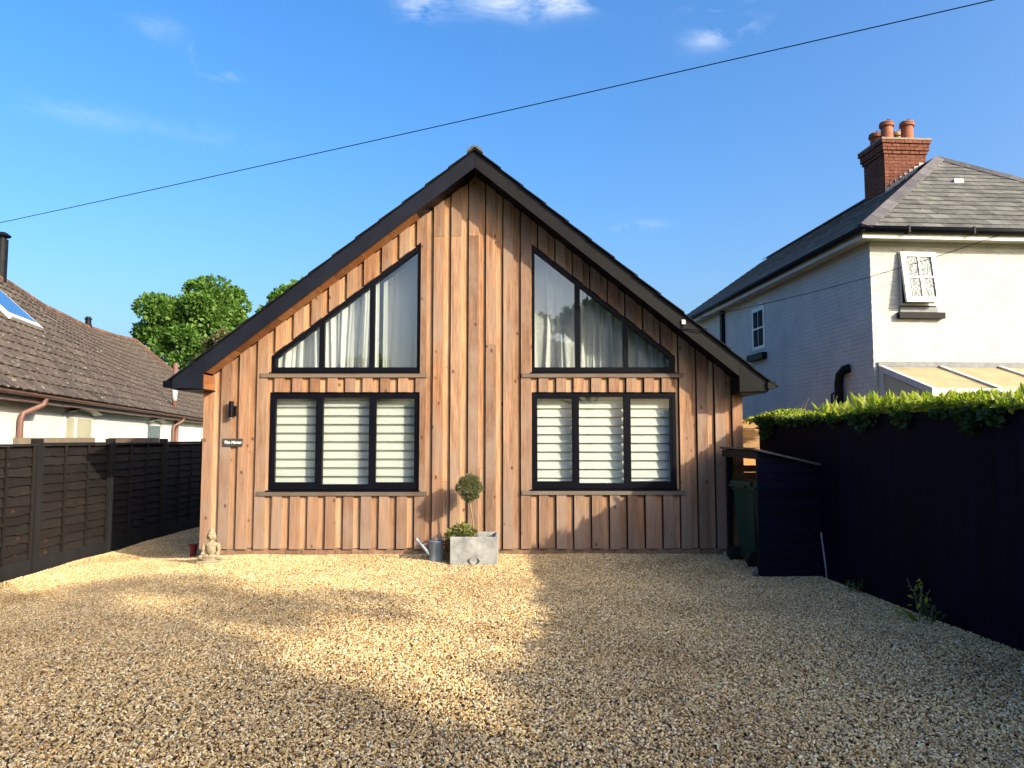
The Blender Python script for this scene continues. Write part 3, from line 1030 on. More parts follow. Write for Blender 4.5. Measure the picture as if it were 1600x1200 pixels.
# ------------------------------------------------------------------ right board fence with climbers
bf = thing('board_fence', (3.6, 6.0, 0), 'tall navy black vertical board fence along the right of the drive', 'fence')
ang = math.atan(.076)
y = 10.05; k = 0
bm_mesh = None
while y > -2.2:
    w = .122
    top = 1.745 + .012 * math.sin(y * 1.9) + random.uniform(-.006, .006)
    x0 = fence_x(y); x1 = fence_x(y - w)
    o_ = random.uniform(-.003, .003)
    # feather-edge board: thick on one side, thin and lapped on the other
    poly = [(x0 - .020 + o_, y), (x1 - .006 + o_, y - w - .012), (x1 + .0, y - w - .012), (x0 + .0, y)]
    zb = .105
    MB().add([(a, b, zb) for a, b in poly] + [(a, b, top) for a, b in poly],
             [(0, 3, 2, 1), (4, 5, 6, 7), (0, 1, 5, 4), (1, 2, 6, 5), (2, 3, 7, 6), (3, 0, 4, 7)]).build('board', 'navy_paint', bf)
    y -= w; k += 1


def along(mb, y0, y1, dx0, dx1, z0, z1):
    a, b = fence_x(y0), fence_x(y1)
    v = [(a + dx0, y0, z0), (a + dx1, y0, z0), (b + dx1, y1, z0), (b + dx0, y1, z0), (a + dx0, y0, z1), (a + dx1, y0, z1), (b + dx1, y1, z1), (b + dx0, y1, z1)]
    return mb.add(v, [(0, 3, 2, 1), (4, 5, 6, 7), (0, 1, 5, 4), (1, 2, 6, 5), (2, 3, 7, 6), (3, 0, 4, 7)])


for a, b in ((10.05, 8.0), (7.99, 5.3), (5.29, 2.6), (2.59, -.1), (-.11, -2.2)):
    along(MB(), b, a, -.026, .012, -.08, .125).build('gravel_board', 'navy_paint', bf)
    along(MB(), b, a, -.030, .030, 1.722, 1.785).build('cap_rail', 'navy_paint', bf)
for z in (.45, .95, 1.5):
    along(MB(), -2.2, 10.05, .006, .06, z, z + .07).build('rail', 'navy_paint', bf)

# climbing plants: dense small leaves over the fence top
hp = thing('climbing_plant', (3.8, 7.0, 0), 'bright green climber spilling over the top of the navy fence', 'plant')
P_, D_ = [], []
n = 15000
ys = rng.uniform(5.0, 10.4, n)
hump = .050 + .045 * np.sin(ys * 2.1) + .03 * np.sin(ys * 5.3 + 1) + .04 * (ys < 7.2)
u = rng.uniform(0, 1, n); ax = rng.uniform(-.09, .55, n)
fx = np.array([fence_x(v) for v in ys])
zz = 1.775 + (hump + .005) * np.sqrt(np.clip(1 - ((ax - .22) / .36) ** 2, 0, 1)) * u ** .35
P_ = np.stack([fx + ax, ys, zz], 1)
D_ = rng.normal(size=(n, 3)) * .7 + np.array([-.25, -.2, .5])
leaves('foliage', P_, .050, 'leaf_hedge', hp, D=D_, aspect=.55)['kind'] = 'stuff'
# hanging sprays on the front of the fence
P_, D_ = [], []
for yc, w, drop, cnt in ((9.75, .22, .22, 300), (9.05, .40, .08, 160), (8.5, .25, .06, 80), (8.0, .16, .09, 60), (7.45, .24, .14, 130), (6.75, .10, .16, 50), (6.25, .12, .06, 40), (5.9, .16, .20, 90), (5.6, .14, .14, 60)):
    yy = rng.normal(yc, w * .5, cnt); dz = rng.uniform(0, 1, cnt) ** 1.4 * drop * np.exp(-((yy - yc) / w) ** 2)
    xx = np.array([fence_x(v) for v in yy]) - .02 - rng.uniform(.0, .07, cnt)
    P_.append(np.stack([xx, yy, 1.80 - dz], 1)); D_.append(rng.normal(size=(cnt, 3)) * .5 + np.array([-.5, -.15, -.45]))
leaves('trailing_foliage', np.concatenate(P_), .065, 'leaf_dark', hp, D=np.concatenate(D_), aspect=.8)['kind'] = 'stuff'
# upright strap leaves that can be told apart
lm = None
for q in range(230):
    yv = 5.2 + 3.3 * (q / 230) + random.uniform(-.1, .1)
    L = random.uniform(.10, .19); wd = L * .17
    if lm is None or q % 23 == 0:
        lm = bpy.data.meshes.new('leaf')
        cv = random.uniform(.05, .4)
        pts = []
        for i in range(5):
            t = i / 4; wv = wd * math.sin(math.pi * min(.97, .10 + t * .9)) ; bz = L * t; by = cv * L * t * t
            pts += [(-wv, by + wv * .3, bz), (0, by, bz), (wv, by + wv * .3, bz)]
        fs = []
        for i in range(4):
            o = i * 3; fs += [(o, o + 1, o + 4, o + 3), (o + 1, o + 2, o + 5, o + 4)]
        lm.from_pydata(pts, [], fs); lm.materials.append(M['leaf_hedge'])
    o = bpy.data.objects.new('leaf', lm)
    link(o, hp)
    o.location = (fence_x(yv) + random.uniform(-.04, .35), yv, 1.80 + random.uniform(-.01, .06))
    o.rotation_euler = (random.uniform(-.55, .55), random.uniform(-.5, .5), random.uniform(0, 6.28))
# wispy stems above the climber
st = MB()
for (yy, h, dx) in ((9.2, .22, .2), (9.1, .17, .1), (9.35, .15, .15), (8.35, .20, .12), (8.2, .16, .3)):
    b = (fence_x(yy) + dx, yy, 1.83)
    st.tube([b, (b[0] + .02, b[1], b[2] + h * .6), (b[0] + .05, b[1] - .02, b[2] + h)], [.004, .003, .002], 5)
st.build('stem', 'thin_bark', hp)
# shrub added out of view, its height set for the drive's shade edge
sh = thing('shade_shrub', (4.45, 1.2, 0), 'unseen leafy shrub added behind the navy fence to shade the drive', 'shrub')
n = 9000
yy = rng.uniform(-2.2, 5.0, n); tt = rng.uniform(0, 1, n) ** .5
topz = 1.92 + np.clip(5.0 - yy, 0, 4.2) * .075 + .03 * np.sin(yy * 3.1) + .03 * np.sin(yy * 7.7)
fx = np.array([fence_x(v) for v in yy])
xx = fx + rng.uniform(.0, .35, n)
leaves('foliage', np.stack([xx, yy, 1.5 + (topz - 1.5) * tt], 1), .09, 'leaf_hedge', sh, up=.4, aspect=.6)
smb = MB()
for yv in (-1.2, .2, 1.0, 1.9, 3.4):
    smb.tube([(fence_x(yv) + .4, yv, -.25), (fence_x(yv) + .35, yv + .1, 1.0), (fence_x(yv) + .3, yv, 1.9)], [.035, .03, .012], 7)
smb.build('stem', 'bark', sh, True)


# weeds at the foot of the fence
def weed(x, y, h, n, mat, label, spread=.12, size=.05):
    t = thing('weed', (x, y, ground_z(x, y)), label, 'weed', 'weeds along the navy fence')
    z0 = ground_z(x, y)
    mb = MB(); pts = []
    for q in range(4):
        dx, dy = random.uniform(-spread, spread) * .6, random.uniform(-spread, spread)
        tip = (x + dx, y + dy, z0 + h * random.uniform(.6, 1))
        mb.tube([(x, y, z0 - .02), (x + dx * .4, y + dy * .4, z0 + h * .5), tip], [.004, .003, .0015], 5)
        for s in range(n // 4):
            u = random.uniform(.25, 1)
            pts.append((x + dx * u + random.gauss(0, .02), y + dy * u + random.gauss(0, .02), z0 + (tip[2] - z0) * u))
    mb.build('stem', 'thin_bark', t); leaves('foliage', pts, size, mat, t, up=.2, aspect=.6)


weed(3.55, 6.55, .36, 28, 'leaf_hedge', 'tallest leafy weed growing up the foot of the navy fence', .16)
weed(3.50, 6.30, .20, 40, 'leaf_dark', 'low weed clump in front of the navy fence nearest the camera')
weed(3.46, 7.55, .12, 28, 'leaf_dark', 'tiny weed at the fence foot just past the leaning stake')
gt = thing('grass_tuft', (3.42, 6.45, 0), 'arching tuft of green grass blades at the foot of the navy fence', 'grass')
for q in range(16):
    a = random.uniform(2.2, 4.4); L = random.uniform(.16, .34)
    b = Vector((3.44, 6.42 + random.uniform(-.06, .06), ground_z(3.44, 6.4)))
    d = Vector((math.cos(a), math.sin(a) * .8, 0))
    MB().tube([b, b + d * L * .45 + Vector((0, 0, L * .42)), b + d * L + Vector((0, 0, L * .22))], [.0035, .003, .0008], 5).build('blade', 'leaf_hedge', gt)

# ------------------------------------------------------------------ side panel of raw boards between house and fence
sg = thing('side_gate', (3.3, 10.6, 0), 'raw brown horizontal board screen between the house and the navy fence', 'gate')
for q in range(13):
    MB().box(3.09, 3.72, 10.60 + .004 * (q % 2), 10.63 + .004 * (q % 2), .05 + q * .137, .05 + q * .137 + .129).build('board', 'raw_panel', sg)
for x in (3.12, 3.66):
    MB().box(x, x + .06, 10.64, 10.70, -.1, 1.80).build('post', 'raw_panel', sg)

# ------------------------------------------------------------------ bin store
bs = thing('bin_store', (3.15, 9.1, 0), 'navy painted lean-to bin store open on its left side by the house corner', 'shed')
BX0, BX1, BYN, BYF = 2.80, 3.50, 8.47, 9.74


def store_top(x): return 1.40 - (x - BX0) * .235


for (x, yv) in ((BX0, BYN), (BX0 + .0, BYF - .075), (BX1 - .06, BYN + .02), (BX1 - .06, BYF - .075)):
    MB().prism([(x, -.05), (x + .06, -.05), (x + .06, store_top(x + .06)), (x, store_top(x))], yv, yv + .07).build('post', 'black_paint', bs)
q = 0
z = .09
while z < 1.42:
    h = .098
    xr = BX1 + .03
    p = [(BX0 + .012, z), (xr, z), (xr, min(z + h - .006, store_top(xr))), (BX0 + .012, min(z + h - .006, store_top(BX0)))]
    if store_top(xr) < z + h:
        xs = BX0 + (1.40 - z) / .235
        if xs < BX0 + .05: break
        p = [(BX0 + .012, z), (min(xr, xs), z)] + ([(xr, store_top(xr))] if xs > xr else []) + [(max(BX0 + .013, BX0 + (1.40 - z - h + .006) / .235), min(z + h - .006, store_top(BX0 + .012)))]
        if z + h - .006 < store_top(BX0 + .012): p.append((BX0 + .012, z + h - .006))
        elif len(p) == 3: pass
    mb = MB(); mb.prism(p, BYN - .022, BYN - .002)
    # overlapping lip of each shiplap board
    mb.box(BX0 + .012, min(xr, max(p, key=lambda a: a[0])[0]), BYN - .030, BYN - .0225, z, z + .02)
    mb.build('cladding_board', 'navy_board', bs)
    z += h
MB().box(BX0 - .005, BX1 + .04, BYN - .035, BYN - .004, -.06, .085).build('base_board', 'navy_board', bs)
MB().box(BX0 - .015, BX0 + .011, BYN - .028, BYN - .001, -.03, 1.38).build('corner_trim', 'navy_board', bs)
z = .06
while z < 1.18:
    MB().box(BX1 - .02, BX1 - .004, BYN + .1, BYF - .08, z, z + .112).build('back_board', 'shed_inside', bs)
    MB().box(BX0 + .07, BX1 - .021, BYF - .022, BYF - .006, z, min(z + .112, 1.2)).build('back_board', 'shed_inside', bs)
    z += .117
a, b = BX0 - .07, BX1 + .10
MB().prism([(a, store_top(a) + .005), (b, store_top(b) + .005), (b, store_top(b) + .028), (a, store_top(a) + .028)], BYN - .07, BYF + .02).build('roof', 'felt', bs)
MB().box(BX0 - .045, BX0 - .02, BYN - .05, BYF, 1.315, 1.402).build('fascia', 'post_grey', bs)
for (x, yv, h) in ((2.775, BYF - .07, .10), (2.765, BYN - .02, .12)):
    pass
o = MB().ell((2.745, 9.66, .045), (.022, .03, .055), 9, 6).build('white_stone', 'concrete'); tag(o, 'pale stone leaning against the far post of the bin store', 'stone', 'pale stones by the bin store')
o = MB().ell((2.748, 8.46, .045), (.028, .04, .065), 9, 6).build('white_stone', 'lead'); tag(o, 'grey stone against the near corner post of the bin store', 'stone', 'pale stones by the bin store')
o = MB().tube([(3.488, 8.30, -.05), (3.462, 8.38, .50)], .012, 8).build('metal_stake', 'stake_metal'); tag(o, 'thin grey metal stake leaning by the bin store end wall', 'stake')


def bin_(x, y, label, rz):
    t = thing('wheelie_bin', (x, y, 0), label, 'bin', 'green wheelie bins in the bin store', local=True, rz=rz)
    V = []
    for (w, d, z, oy) in ((.18, .20, .07, .02), (.20, .235, .30, .01), (.235, .275, .90, 0), (.255, .295, .905, 0), (.255, .295, .945, 0)):
        c = .04
        V += [(-w + c, -d + oy, z), (w - c, -d + oy, z), (w, -d + c + oy, z), (w, d - c + oy, z), (w - c, d + oy, z), (-w + c, d + oy, z), (-w, d - c + oy, z), (-w, -d + c + oy, z)]
    F = [tuple(range(8))[::-1], tuple(range(32, 40))]
    for i in range(4):
        for q in range(8): F.append((i * 8 + q, i * 8 + (q + 1) % 8, i * 8 + 8 + (q + 1) % 8, i * 8 + 8 + q))
    auto_smooth(mesh('body', V, F, 'bin_green', t), 30)
    for sx in (-.1, 0, .1):
        MB().box(sx - .008, sx + .008, -.262, -.20, .32, .86).build('rib', 'bin_green', t)
    lid = MB()
    lid.add([(-.27, -.325, .948), (.27, -.325, .948), (.27, .30, .948), (-.27, .30, .948), (-.26, -.31, .985), (.26, -.31, .985), (.26, .28, 1.02), (-.26, .28, 1.02), (-.20, -.22, 1.015), (.20, -.22, 1.015), (.20, .20, 1.04), (-.20, .20, 1.04)],
            [(0, 3, 2, 1), (0, 1, 5, 4), (1, 2, 6, 5), (2, 3, 7, 6), (3, 0, 4, 7), (4, 5, 9, 8), (5, 6, 10, 9), (6, 7, 11, 10), (7, 4, 8, 11), (8, 9, 10, 11)])
    lo = lid.build('lid', 'bin_green', t)
    MB().tube([(-.2, .33, .96), (.2, .33, .96)], .016, 8).build('handle', 'bin_green', lo)
    for s in (-1, 1):
        wb = MB()
        pr = [(.0, -.025), (.10, -.025), (.105, -.012), (.105, .012), (.10, .025), (.0, .025)]
        n0 = 16
        vv = [(s * .235 + b, .24 + a * math.cos(6.283 * q / n0), .085 + a * math.sin(6.283 * q / n0)) for a, b in pr[1:-1] for q in range(n0)]
        ff = [(i * n0 + q, i * n0 + (q + 1) % n0, i * n0 + n0 + (q + 1) % n0, i * n0 + n0 + q) for i in range(3) for q in range(n0)]
        ff += [tuple(range(n0)), tuple(range(3 * n0, 4 * n0))]
        mesh('wheel', vv, ff, 'rubber', t)
    MB().tube([(-.23, .24, .085), (.23, .24, .085)], .012, 8).build('axle', 'rubber', t)
    return t


bin_(3.12, 9.32, 'green wheelie bin further inside the bin store, beside the house', R(100))
bin_(3.17, 8.80, 'green wheelie bin nearest the cladded end of the bin store', R(82))

# ------------------------------------------------------------------ planter with topiary, watering can, stone figure
pl = thing('stone_planter', (-.465, 9.42, 0), 'square grey concrete planter with dark curved mark by the front wall', 'planter')
px0, px1, py0, py1, pz = -.758, -.175, 9.16, 9.70, .345
z0 = -.02
mb = MB()
o_ = [(px0, py0), (px1, py0), (px1, py1), (px0, py1)]; t_ = .035
i_ = [(px0 + t_, py0 + t_), (px1 - t_, py0 + t_), (px1 - t_, py1 - t_), (px0 + t_, py1 - t_)]
tp = .006
v = [(x + (tp if x < -.4 else -tp) * -1 * 0, y, z0) for x, y in o_] + [(x, y, pz) for x, y in o_] + [(x, y, pz) for x, y in i_] + [(x, y, pz - .10) for x, y in i_]
f = [(0, 3, 2, 1)] + [(a, (a + 1) % 4, 4 + (a + 1) % 4, 4 + a) for a in range(4)] + [(4 + a, 4 + (a + 1) % 4, 8 + (a + 1) % 4, 8 + a) for a in range(4)] + [(8 + a, 8 + (a + 1) % 4, 12 + (a + 1) % 4, 12 + a) for a in range(4)]
po = mesh('box', v, f, 'concrete', pl)
bv = po.modifiers.new('edge', 'BEVEL'); bv.width = .006; bv.segments = 2
part('soil', 'soil', pl, px0 + t_ + .001, px1 - t_ - .001, py0 + t_ + .001, py1 - t_ - .001, .2, pz - .085)
# the two curved dark marks low on the front
for s in (-1, 1):
    mk = MB(); cx = -.47 + s * .046
    pts = []
    for q in range(9):
        a = q / 8
        pts.append((cx + s * (.030 * math.sin(a * 2.6) - .028), py0 - .003, .012 + a * .085))
    for q in range(9):
        a = 1 - q / 8
        pts.append((cx + s * (.048 * math.sin(a * 2.9) - .020 + .006 * (1 - a)), py0 - .003, .012 + a * .085))
    outer = [(p[0], p[2]) for p in pts]
    if s < 0: outer = outer[::-1]
    area = sum(outer[i][0] * outer[(i + 1) % len(outer)][1] - outer[(i + 1) % len(outer)][0] * outer[i][1] for i in range(len(outer)))
    if area < 0: outer = outer[::-1]
    mk.prism(outer, py0 - .004, py0 - .0005).build('mark', 'motif', pl)

tt = thing('topiary_tree', (-.50, 9.48, .26), 'small round-headed olive tree on a thin stem in the concrete planter', 'tree')
MB().tube([(-.485, 9.48, .24), (-.492, 9.48, .48), (-.515, 9.49, .62), (-.535, 9.495, .75), (-.54, 9.495, .92)], [.011, .010, .009, .008, .006], 8).build('trunk', 'thin_bark', tt, True)
g = rng.normal(size=(2300, 3)); g /= np.linalg.norm(g, axis=1, keepdims=True)
rad = .155 * rng.uniform(.15, 1, (2300, 1)) ** .45 * (1 + .13 * np.sin(g[:, :1] * 7 + 1) * np.cos(g[:, 2:] * 6))
c0 = np.array([-.545, 9.495, .925])
leaves('crown', c0 + g * rad * np.array([1, .95, 1.05]), .036, 'leaf_olive', tt, D=g + rng.normal(size=(2300, 3)) * .6, aspect=.38)
tw = MB()
for q in range(26):
    d = rng.normal(size=3); d /= np.linalg.norm(d); d[2] = abs(d[2]) * .9 - .2
    e = c0 + d * .17
    tw.tube([(-.54, 9.495, .84), tuple((c0 + e) / 2 + rng.normal(size=3) * .01), tuple(e)], [.003, .0022, .001], 4)
tw.build('twig', 'thin_bark', tt)
# bedding plant trailing over the left side
bp_ = thing('trailing_plant', (-.68, 9.35, .30), 'yellow-green trailing plant spilling over the left of the concrete planter', 'plant')
n = 620
xs = rng.uniform(-.80, -.45, n); hgt = .375 + .085 * np.exp(-((xs + .63) / .11) ** 2)
P1 = np.stack([xs, rng.uniform(9.20, 9.62, n), .31 + (hgt - .31) * rng.uniform(0, 1, n) ** .5 + .015 * rng.normal(size=n)], 1)
n2 = 170
P2 = np.stack([-.775 - rng.uniform(0, .07, n2), rng.uniform(9.22, 9.60, n2), rng.uniform(.03, .36, n2)], 1)
leaves('foliage', P1, .042, 'leaf_planter', bp_, up=.6, aspect=.6)
leaves('trailing_foliage', P2, .034, 'leaf_rust', bp_, up=-.3, aspect=.6)
leaves('trailing_foliage', P2[:90] + np.array([0, 0, .02]), .04, 'leaf_planter', bp_, up=-.2, aspect=.6)

wc = thing('watering_can', (-.955, 9.40, 0), 'dented blue-grey metal watering can beside the concrete planter', 'watering can')
wx, wy = -.945, 9.42
auto_smooth(MB().lathe([(.098, -.02), (.104, .0), (.104, .025), (.098, .03), (.098, .255), (.103, .262), (.098, .268), (.090, .262), (.090, .06), (.0, .055)], (wx, wy, 0), 28, False).build('body', 'zinc', wc), 40)
# half cover over the front of the opening
hc = MB(); v = [(wx, wy, .285)]
for q in range(13):
    a = math.pi * (.62 + q / 12 * 1.0)
    v.append((wx + .092 * math.cos(a), wy + .092 * math.sin(a), .266))
hc.add(v, [(0, i, i + 1) for i in range(1, 13)]); hc.build('cover', 'zinc', wc)
sp_ = MB().tube([(wx - .085, wy - .03, .09), (wx - .16, wy - .045, .19), (wx - .235, wy - .06, .275)], [.024, .019, .014], 12).build('spout', 'zinc', wc, True)
auto_smooth(MB().tube([(wx - .225, wy - .058, .262), (wx - .258, wy - .065, .302)], [.016, .026], 14).build('rose', 'zinc', sp_))
MB().tube([(wx - .09, wy - .02, .235), (wx - .17, wy - .04, .225)], .005, 6).build('brace', 'zinc', wc)
hp_ = [(wx + .09 * math.cos(a) * 0 + .02, wy, 0) for a in (0,)]
MB().tube([(wx + .095, wy + .03, .06), (wx + .16, wy + .05, .12), (wx + .165, wy + .05, .22), (wx + .10, wy + .03, .30), (wx + .0, wy + .02, .31)], .008, 8).build('handle', 'zinc', wc, True)

# seated stone figure (voxel-fused so that the body is one surface)
fg = MB()
sx, sy, sz = -3.775, 9.40, ground_z(-3.775, 9.4)
KS = .88
def E(c, r, rot=None): fg.ell((sx + c[0] * KS, sy + c[1] * KS, sz + c[2] * KS), tuple(q * KS for q in r), 18, 12, rot)
E((0, 0, .045), (.145, .105, .055)); E((-.10, -.03, .075), (.075, .055, .042), (0, 0, .5)); E((.10, -.03, .075), (.075, .055, .042), (0, 0, -.5))
E((0, -.075, .085), (.10, .03, .024)); E((0, 0, .19), (.072, .052, .105)); E((0, 0, .245), (.098, .050, .050))
E((-.108, .0, .20), (.028, .032, .075), (0, .12, 0)); E((.108, .0, .20), (.028, .032, .075), (0, -.12, 0)); E((-.105, -.03, .125), (.026, .045, .028)); E((.105, -.03, .125), (.026, .045, .028))
E((-.055, -.07, .105), (.055, .022, .020), (0, 0, -.3)); E((.055, -.07, .105), (.055, .022, .020), (0, 0, .3))
E((0, 0, .30), (.030, .030, .035)); E((0, -.004, .365), (.052, .052, .062)); E((0, .004, .395), (.056, .054, .048)); E((0, .002, .445), (.032, .032, .030)); E((0, .002, .475), (.014, .014, .024))
E((0, -.054, .358), (.010, .012, .018)); E((0, -.048, .335), (.018, .010, .006)); E((-.020, -.048, .368), (.012, .007, .006)); E((.020, -.048, .368), (.012, .007, .006))
E((-.060, .004, .345), (.010, .014, .040)); E((.060, .004, .345), (.010, .014, .040)); E((-.020, -.047, .380), (.016, .008, .004)); E((.020, -.047, .380), (.016, .008, .004))
fg.box(sx - .145, sx + .138, sy - .10, sy + .09, sz - .05, sz + .020)
fo = fg.build('stone_figure', 'stone_figure')
rm = fo.modifiers.new('fuse', 'REMESH'); rm.mode = 'VOXEL'; rm.voxel_size = .006; rm.use_smooth_shade = True
sm_ = fo.modifiers.new('soften', 'SMOOTH'); sm_.iterations = 3; sm_.factor = .5
tag(fo, 'small seated cross-legged stone garden figure at the left house corner', 'statue')
rp = thing('red_lantern', (-4.29, 10.15, -.05), 'small red glazed pot standing behind the left house corner', 'pot')
auto_smooth(MB().lathe([(.036, 0), (.042, .03), (.055, .15), (.060, .155), (.060, .175), (.050, .175), (.046, .13)], (-4.36, 10.25, ground_z(-4.36, 10.25) - .01), 18).build('body', 'red_glaze', rp))
rp.name = 'red_pot'

# ------------------------------------------------------------------ bungalow on the left
lb = thing('neighbour_bungalow', (-7.55, 11.3, -.3), 'white bungalow with sagging brown tiled roof behind the left fence', 'house', local=True, rz=math.atan2(.97, -.2425) - math.pi / 2)
# local: +y runs along the eave away from the road, +x towards our drive
A = Vector((-7.8, 11.25, 0)); lb.location = (A.x, A.y, 0)
EZ = 2.33
T0, T1 = -2.5, 31.0
part('wall', 'white_render', lb, -.44, -.26, T0 + .4, T1 - .6, -.3, EZ - .12)
part('eave_soffit', 'white_trim', lb, -.60, -.03, T0, T1 - .2, EZ - .16, EZ - .13)
part('fascia', 'brown_plastic', lb, -.03, -.005, T0, T1 - .2, EZ - .17, EZ - .045)
# gutter: half-round
gm = MB(); prof = [(.06 + .058 * math.cos(a), .058 * math.sin(a)) for a in [math.pi + math.pi * q / 8 for q in range(9)]] + [(.06 + .050 * math.cos(a), .050 * math.sin(a)) for a in [2 * math.pi - math.pi * q / 8 for q in range(9)]]
gm.prism([(a, EZ - .03 + b) for a, b in prof], T0, T1 - .2); gm.build('gutter', 'brown_plastic', lb, False)
ridge = [(-2.5, 5.98), (6.0, 5.98), (10.6, 5.93), (13.4, 5.74), (17.9, 5.72), (21.5, 5.88), (25.0, 6.14)]


def ridge_z(t):
    for (a, za), (b, zb) in zip(ridge, ridge[1:]):
        if t <= b: return za + (zb - za) * (t - a) / (b - a)
    return ridge[-1][1]


RO = 4.0      # horizontal run from eave to ridge
TE = 25.0     # where the ridge stops and the hip runs down


def roof_pt(s, t):
    """s 0 at the eave, 1 at the ridge; t along"""
    rz_ = ridge_z(min(t, TE))
    x = .035 - (RO + .035) * s
    sag = -.10 * math.sin(math.pi * s) * (.6 + .4 * math.sin(t * .35))
    return Vector((x, t, EZ + (rz_ - EZ) * s + sag))


NC = 15
tile_me = bpy.data.meshes.new('roof_tile')
tw_, tl_ = .345, .42
tv = []
for q in range(7):
    u = q / 6; hz = .008 * math.cos(u * 2 * math.pi) + .008
    tv += [(0, (u - .5) * tw_ * 1.04, hz + .030), (-tl_, (u - .5) * tw_ * 1.04, hz + .004), (0, (u - .5) * tw_ * 1.04, hz + .004)]
tf = []
for q in range(6):
    o = q * 3; tf += [(o, o + 3, o + 4, o + 1), (o + 2, o + 5, o + 3, o)]
tile_me.from_pydata(tv, [], tf); tile_me.materials.append(M['tile'])
rr_ = random.Random(5)
spots = []
for c in range(NC):
    s = c / NC
    n = int((T1 - T0) / tw_)
    for q in range(n):
        t = T0 + (q + .5 + .5 * (c % 2)) * tw_
        if t > TE and s > 1 - (t - TE) / (T1 - .5 - TE): continue
        p = roof_pt(s, t); p2 = roof_pt(min(1, s + 1 / NC), t); p3 = roof_pt(s, t + .3)
        ex = (p - p2).normalized(); ey = (p3 - p).normalized(); ez = ex.cross(ey).normalized(); ey = ez.cross(ex)
        Mx = Matrix((ex, ey, ez)).transposed().to_4x4(); Mx.translation = p + ez * rr_.uniform(-.004, .004)
        wp = Matrix.Rotation(math.atan2(.97, -.2425) - math.pi / 2, 4, 'Z') @ p
        wx_, wy_ = wp.x + A.x, wp.y + A.y
        vis = wy_ > 0 and -.72 < wx_ / wy_ < -.40
        spots.append((0 if vis else 1, wy_, Mx))
spots.sort(key=lambda a: (a[0], a[1]))
for _, _, Mx in spots[:300]:
    o = bpy.data.objects.new('roof_tile', tile_me); link(o, lb); o.matrix_basis = Mx @ Matrix.Rotation(rr_.uniform(-.012, .012), 4, 'Z')
rest = MB()
for _, _, Mx in spots[300:]:
    rest.add([Mx @ Vector(v) for v in tv], tf)
rest.build('roof_tiles', 'tile', lb)['kind'] = 'stuff'
# deck under the tiles and the far slope, hip end
V = []; F = []
nT = 24; nS = 6
for i in range(nT + 1):
    t = T0 + (T1 - T0) * i / nT
    smax = 1.0 if t <= TE else max(0.0, 1 - (t - TE) / (T1 - .5 - TE))
    for j in range(nS + 1):
        p = roof_pt(smax * j / nS, t); V.append((p.x, p.y, p.z - .03))
for i in range(nT):
    for j in range(nS):
        a = i * (nS + 1) + j; F.append((a, a + nS + 1, a + nS + 2, a + 1))
mesh('roof_deck', V, F, 'tile', lb)
rn = len(ridge)
mesh('far_slope', [(-RO, t, z - .02) for t, z in ridge] + [(-2 * RO, t, EZ) for t, z in ridge] + [(-2 * RO, T1, EZ), (0, T1 - .5, EZ)], [(i, i + 1, rn + i + 1, rn + i) for i in range(rn - 1)] + [(rn - 1, 2 * rn + 1, 2 * rn, 2 * rn - 1)], 'tile', lb)
part('far_wall', 'white_render', lb, -2 * RO + .4, -2 * RO + .6, T0 + .4, T1 - .6, -.3, EZ)
# ridge tiles
t = T0
while t < TE:
    a, b = roof_pt(1, t), roof_pt(1, t + .44)
    mbt = MB(); mbt.tube([(a.x, a.y, a.z - .02), (b.x, b.y, b.z - .015)], [.125, .115], 10); mbt.build('ridge_tile', 'ridge_clay', lb)
    t += .43
for q in range(14):
    a = roof_pt(1, TE).lerp(Vector((.0, T1 - .5, EZ)), q / 14); b = roof_pt(1, TE).lerp(Vector((.0, T1 - .5, EZ)), (q + .97) / 14)
    MB().tube([a, b], [.12, .11], 8).build('hip_tile', 'ridge_clay', lb)


def lb_world(px, py, zloc=None): pass


# windows with arched heads (t along the wall), downpipes, soil pipe, skylight, flue
for (ta, tb, z0, z1, lab) in ((3.72, 5.45, 1.0, 2.02, 'curtained window'), (10.7, 12.5, 1.3, 1.98, 'dark window'), (21.6, 23.2, 1.3, 1.86, 'far window')):
    w = part('window', 'white_upvc', lb, -.265, -.24, ta, tb, z0, z1)
    part('pane', 'patterned_glass' if lab == 'dark window' else 'cream_panel', w, -.245, -.235, ta + .06, tb - .06, z0 + .05, z1 - .05)
    if ta < 6: part('mullion', 'white_upvc', w, -.24, -.225, ta + .55, ta + .70, z0 + .05, z1 - .05)
    # arched hood above, reaching out to the soffit
    hd = MB(); pts = []
    for q in range(9):
        u = q / 8; pts.append((ta - .15 + (tb - ta + .3) * u, z1 + .02 + .10 * math.sin(math.pi * u)))
    hd.add([(-.265, a, b) for a, b in pts] + [(-.06, a, b + .04) for a, b in pts], [(i, i + 1, i + 10, i + 9) for i in range(8)])
    hd.build('hood', 'white_trim', w)
for (t, z1) in ((1.35, 2.0), (14.2, 2.1)):
    MB().tube([(.06, t + .35, EZ - .08), (.03, t + .33, EZ - .20), (-.16, t, EZ - .36), (-.19, t, EZ - .46), (-.19, t, -.3)], .048, 10).build('downpipe', 'brown_plastic', lb, True)
MB().tube([(-.18, 14.75, -.3), (-.18, 14.75, 2.15)], .065, 10).build('downpipe', 'brown_plastic', lb, True)
so = MB().tube([(-.28, 14.75, 2.3), (-.28, 14.75, 4.15)], .075, 10).build('soil_pipe', 'brown_plastic', lb, True)
MB().tube([(-.28, 14.75, 2.85), (-.28, 14.75, 3.25)], .082, 10).build('pipe_collar', 'white_trim', so, True)
sk_t = 7.6
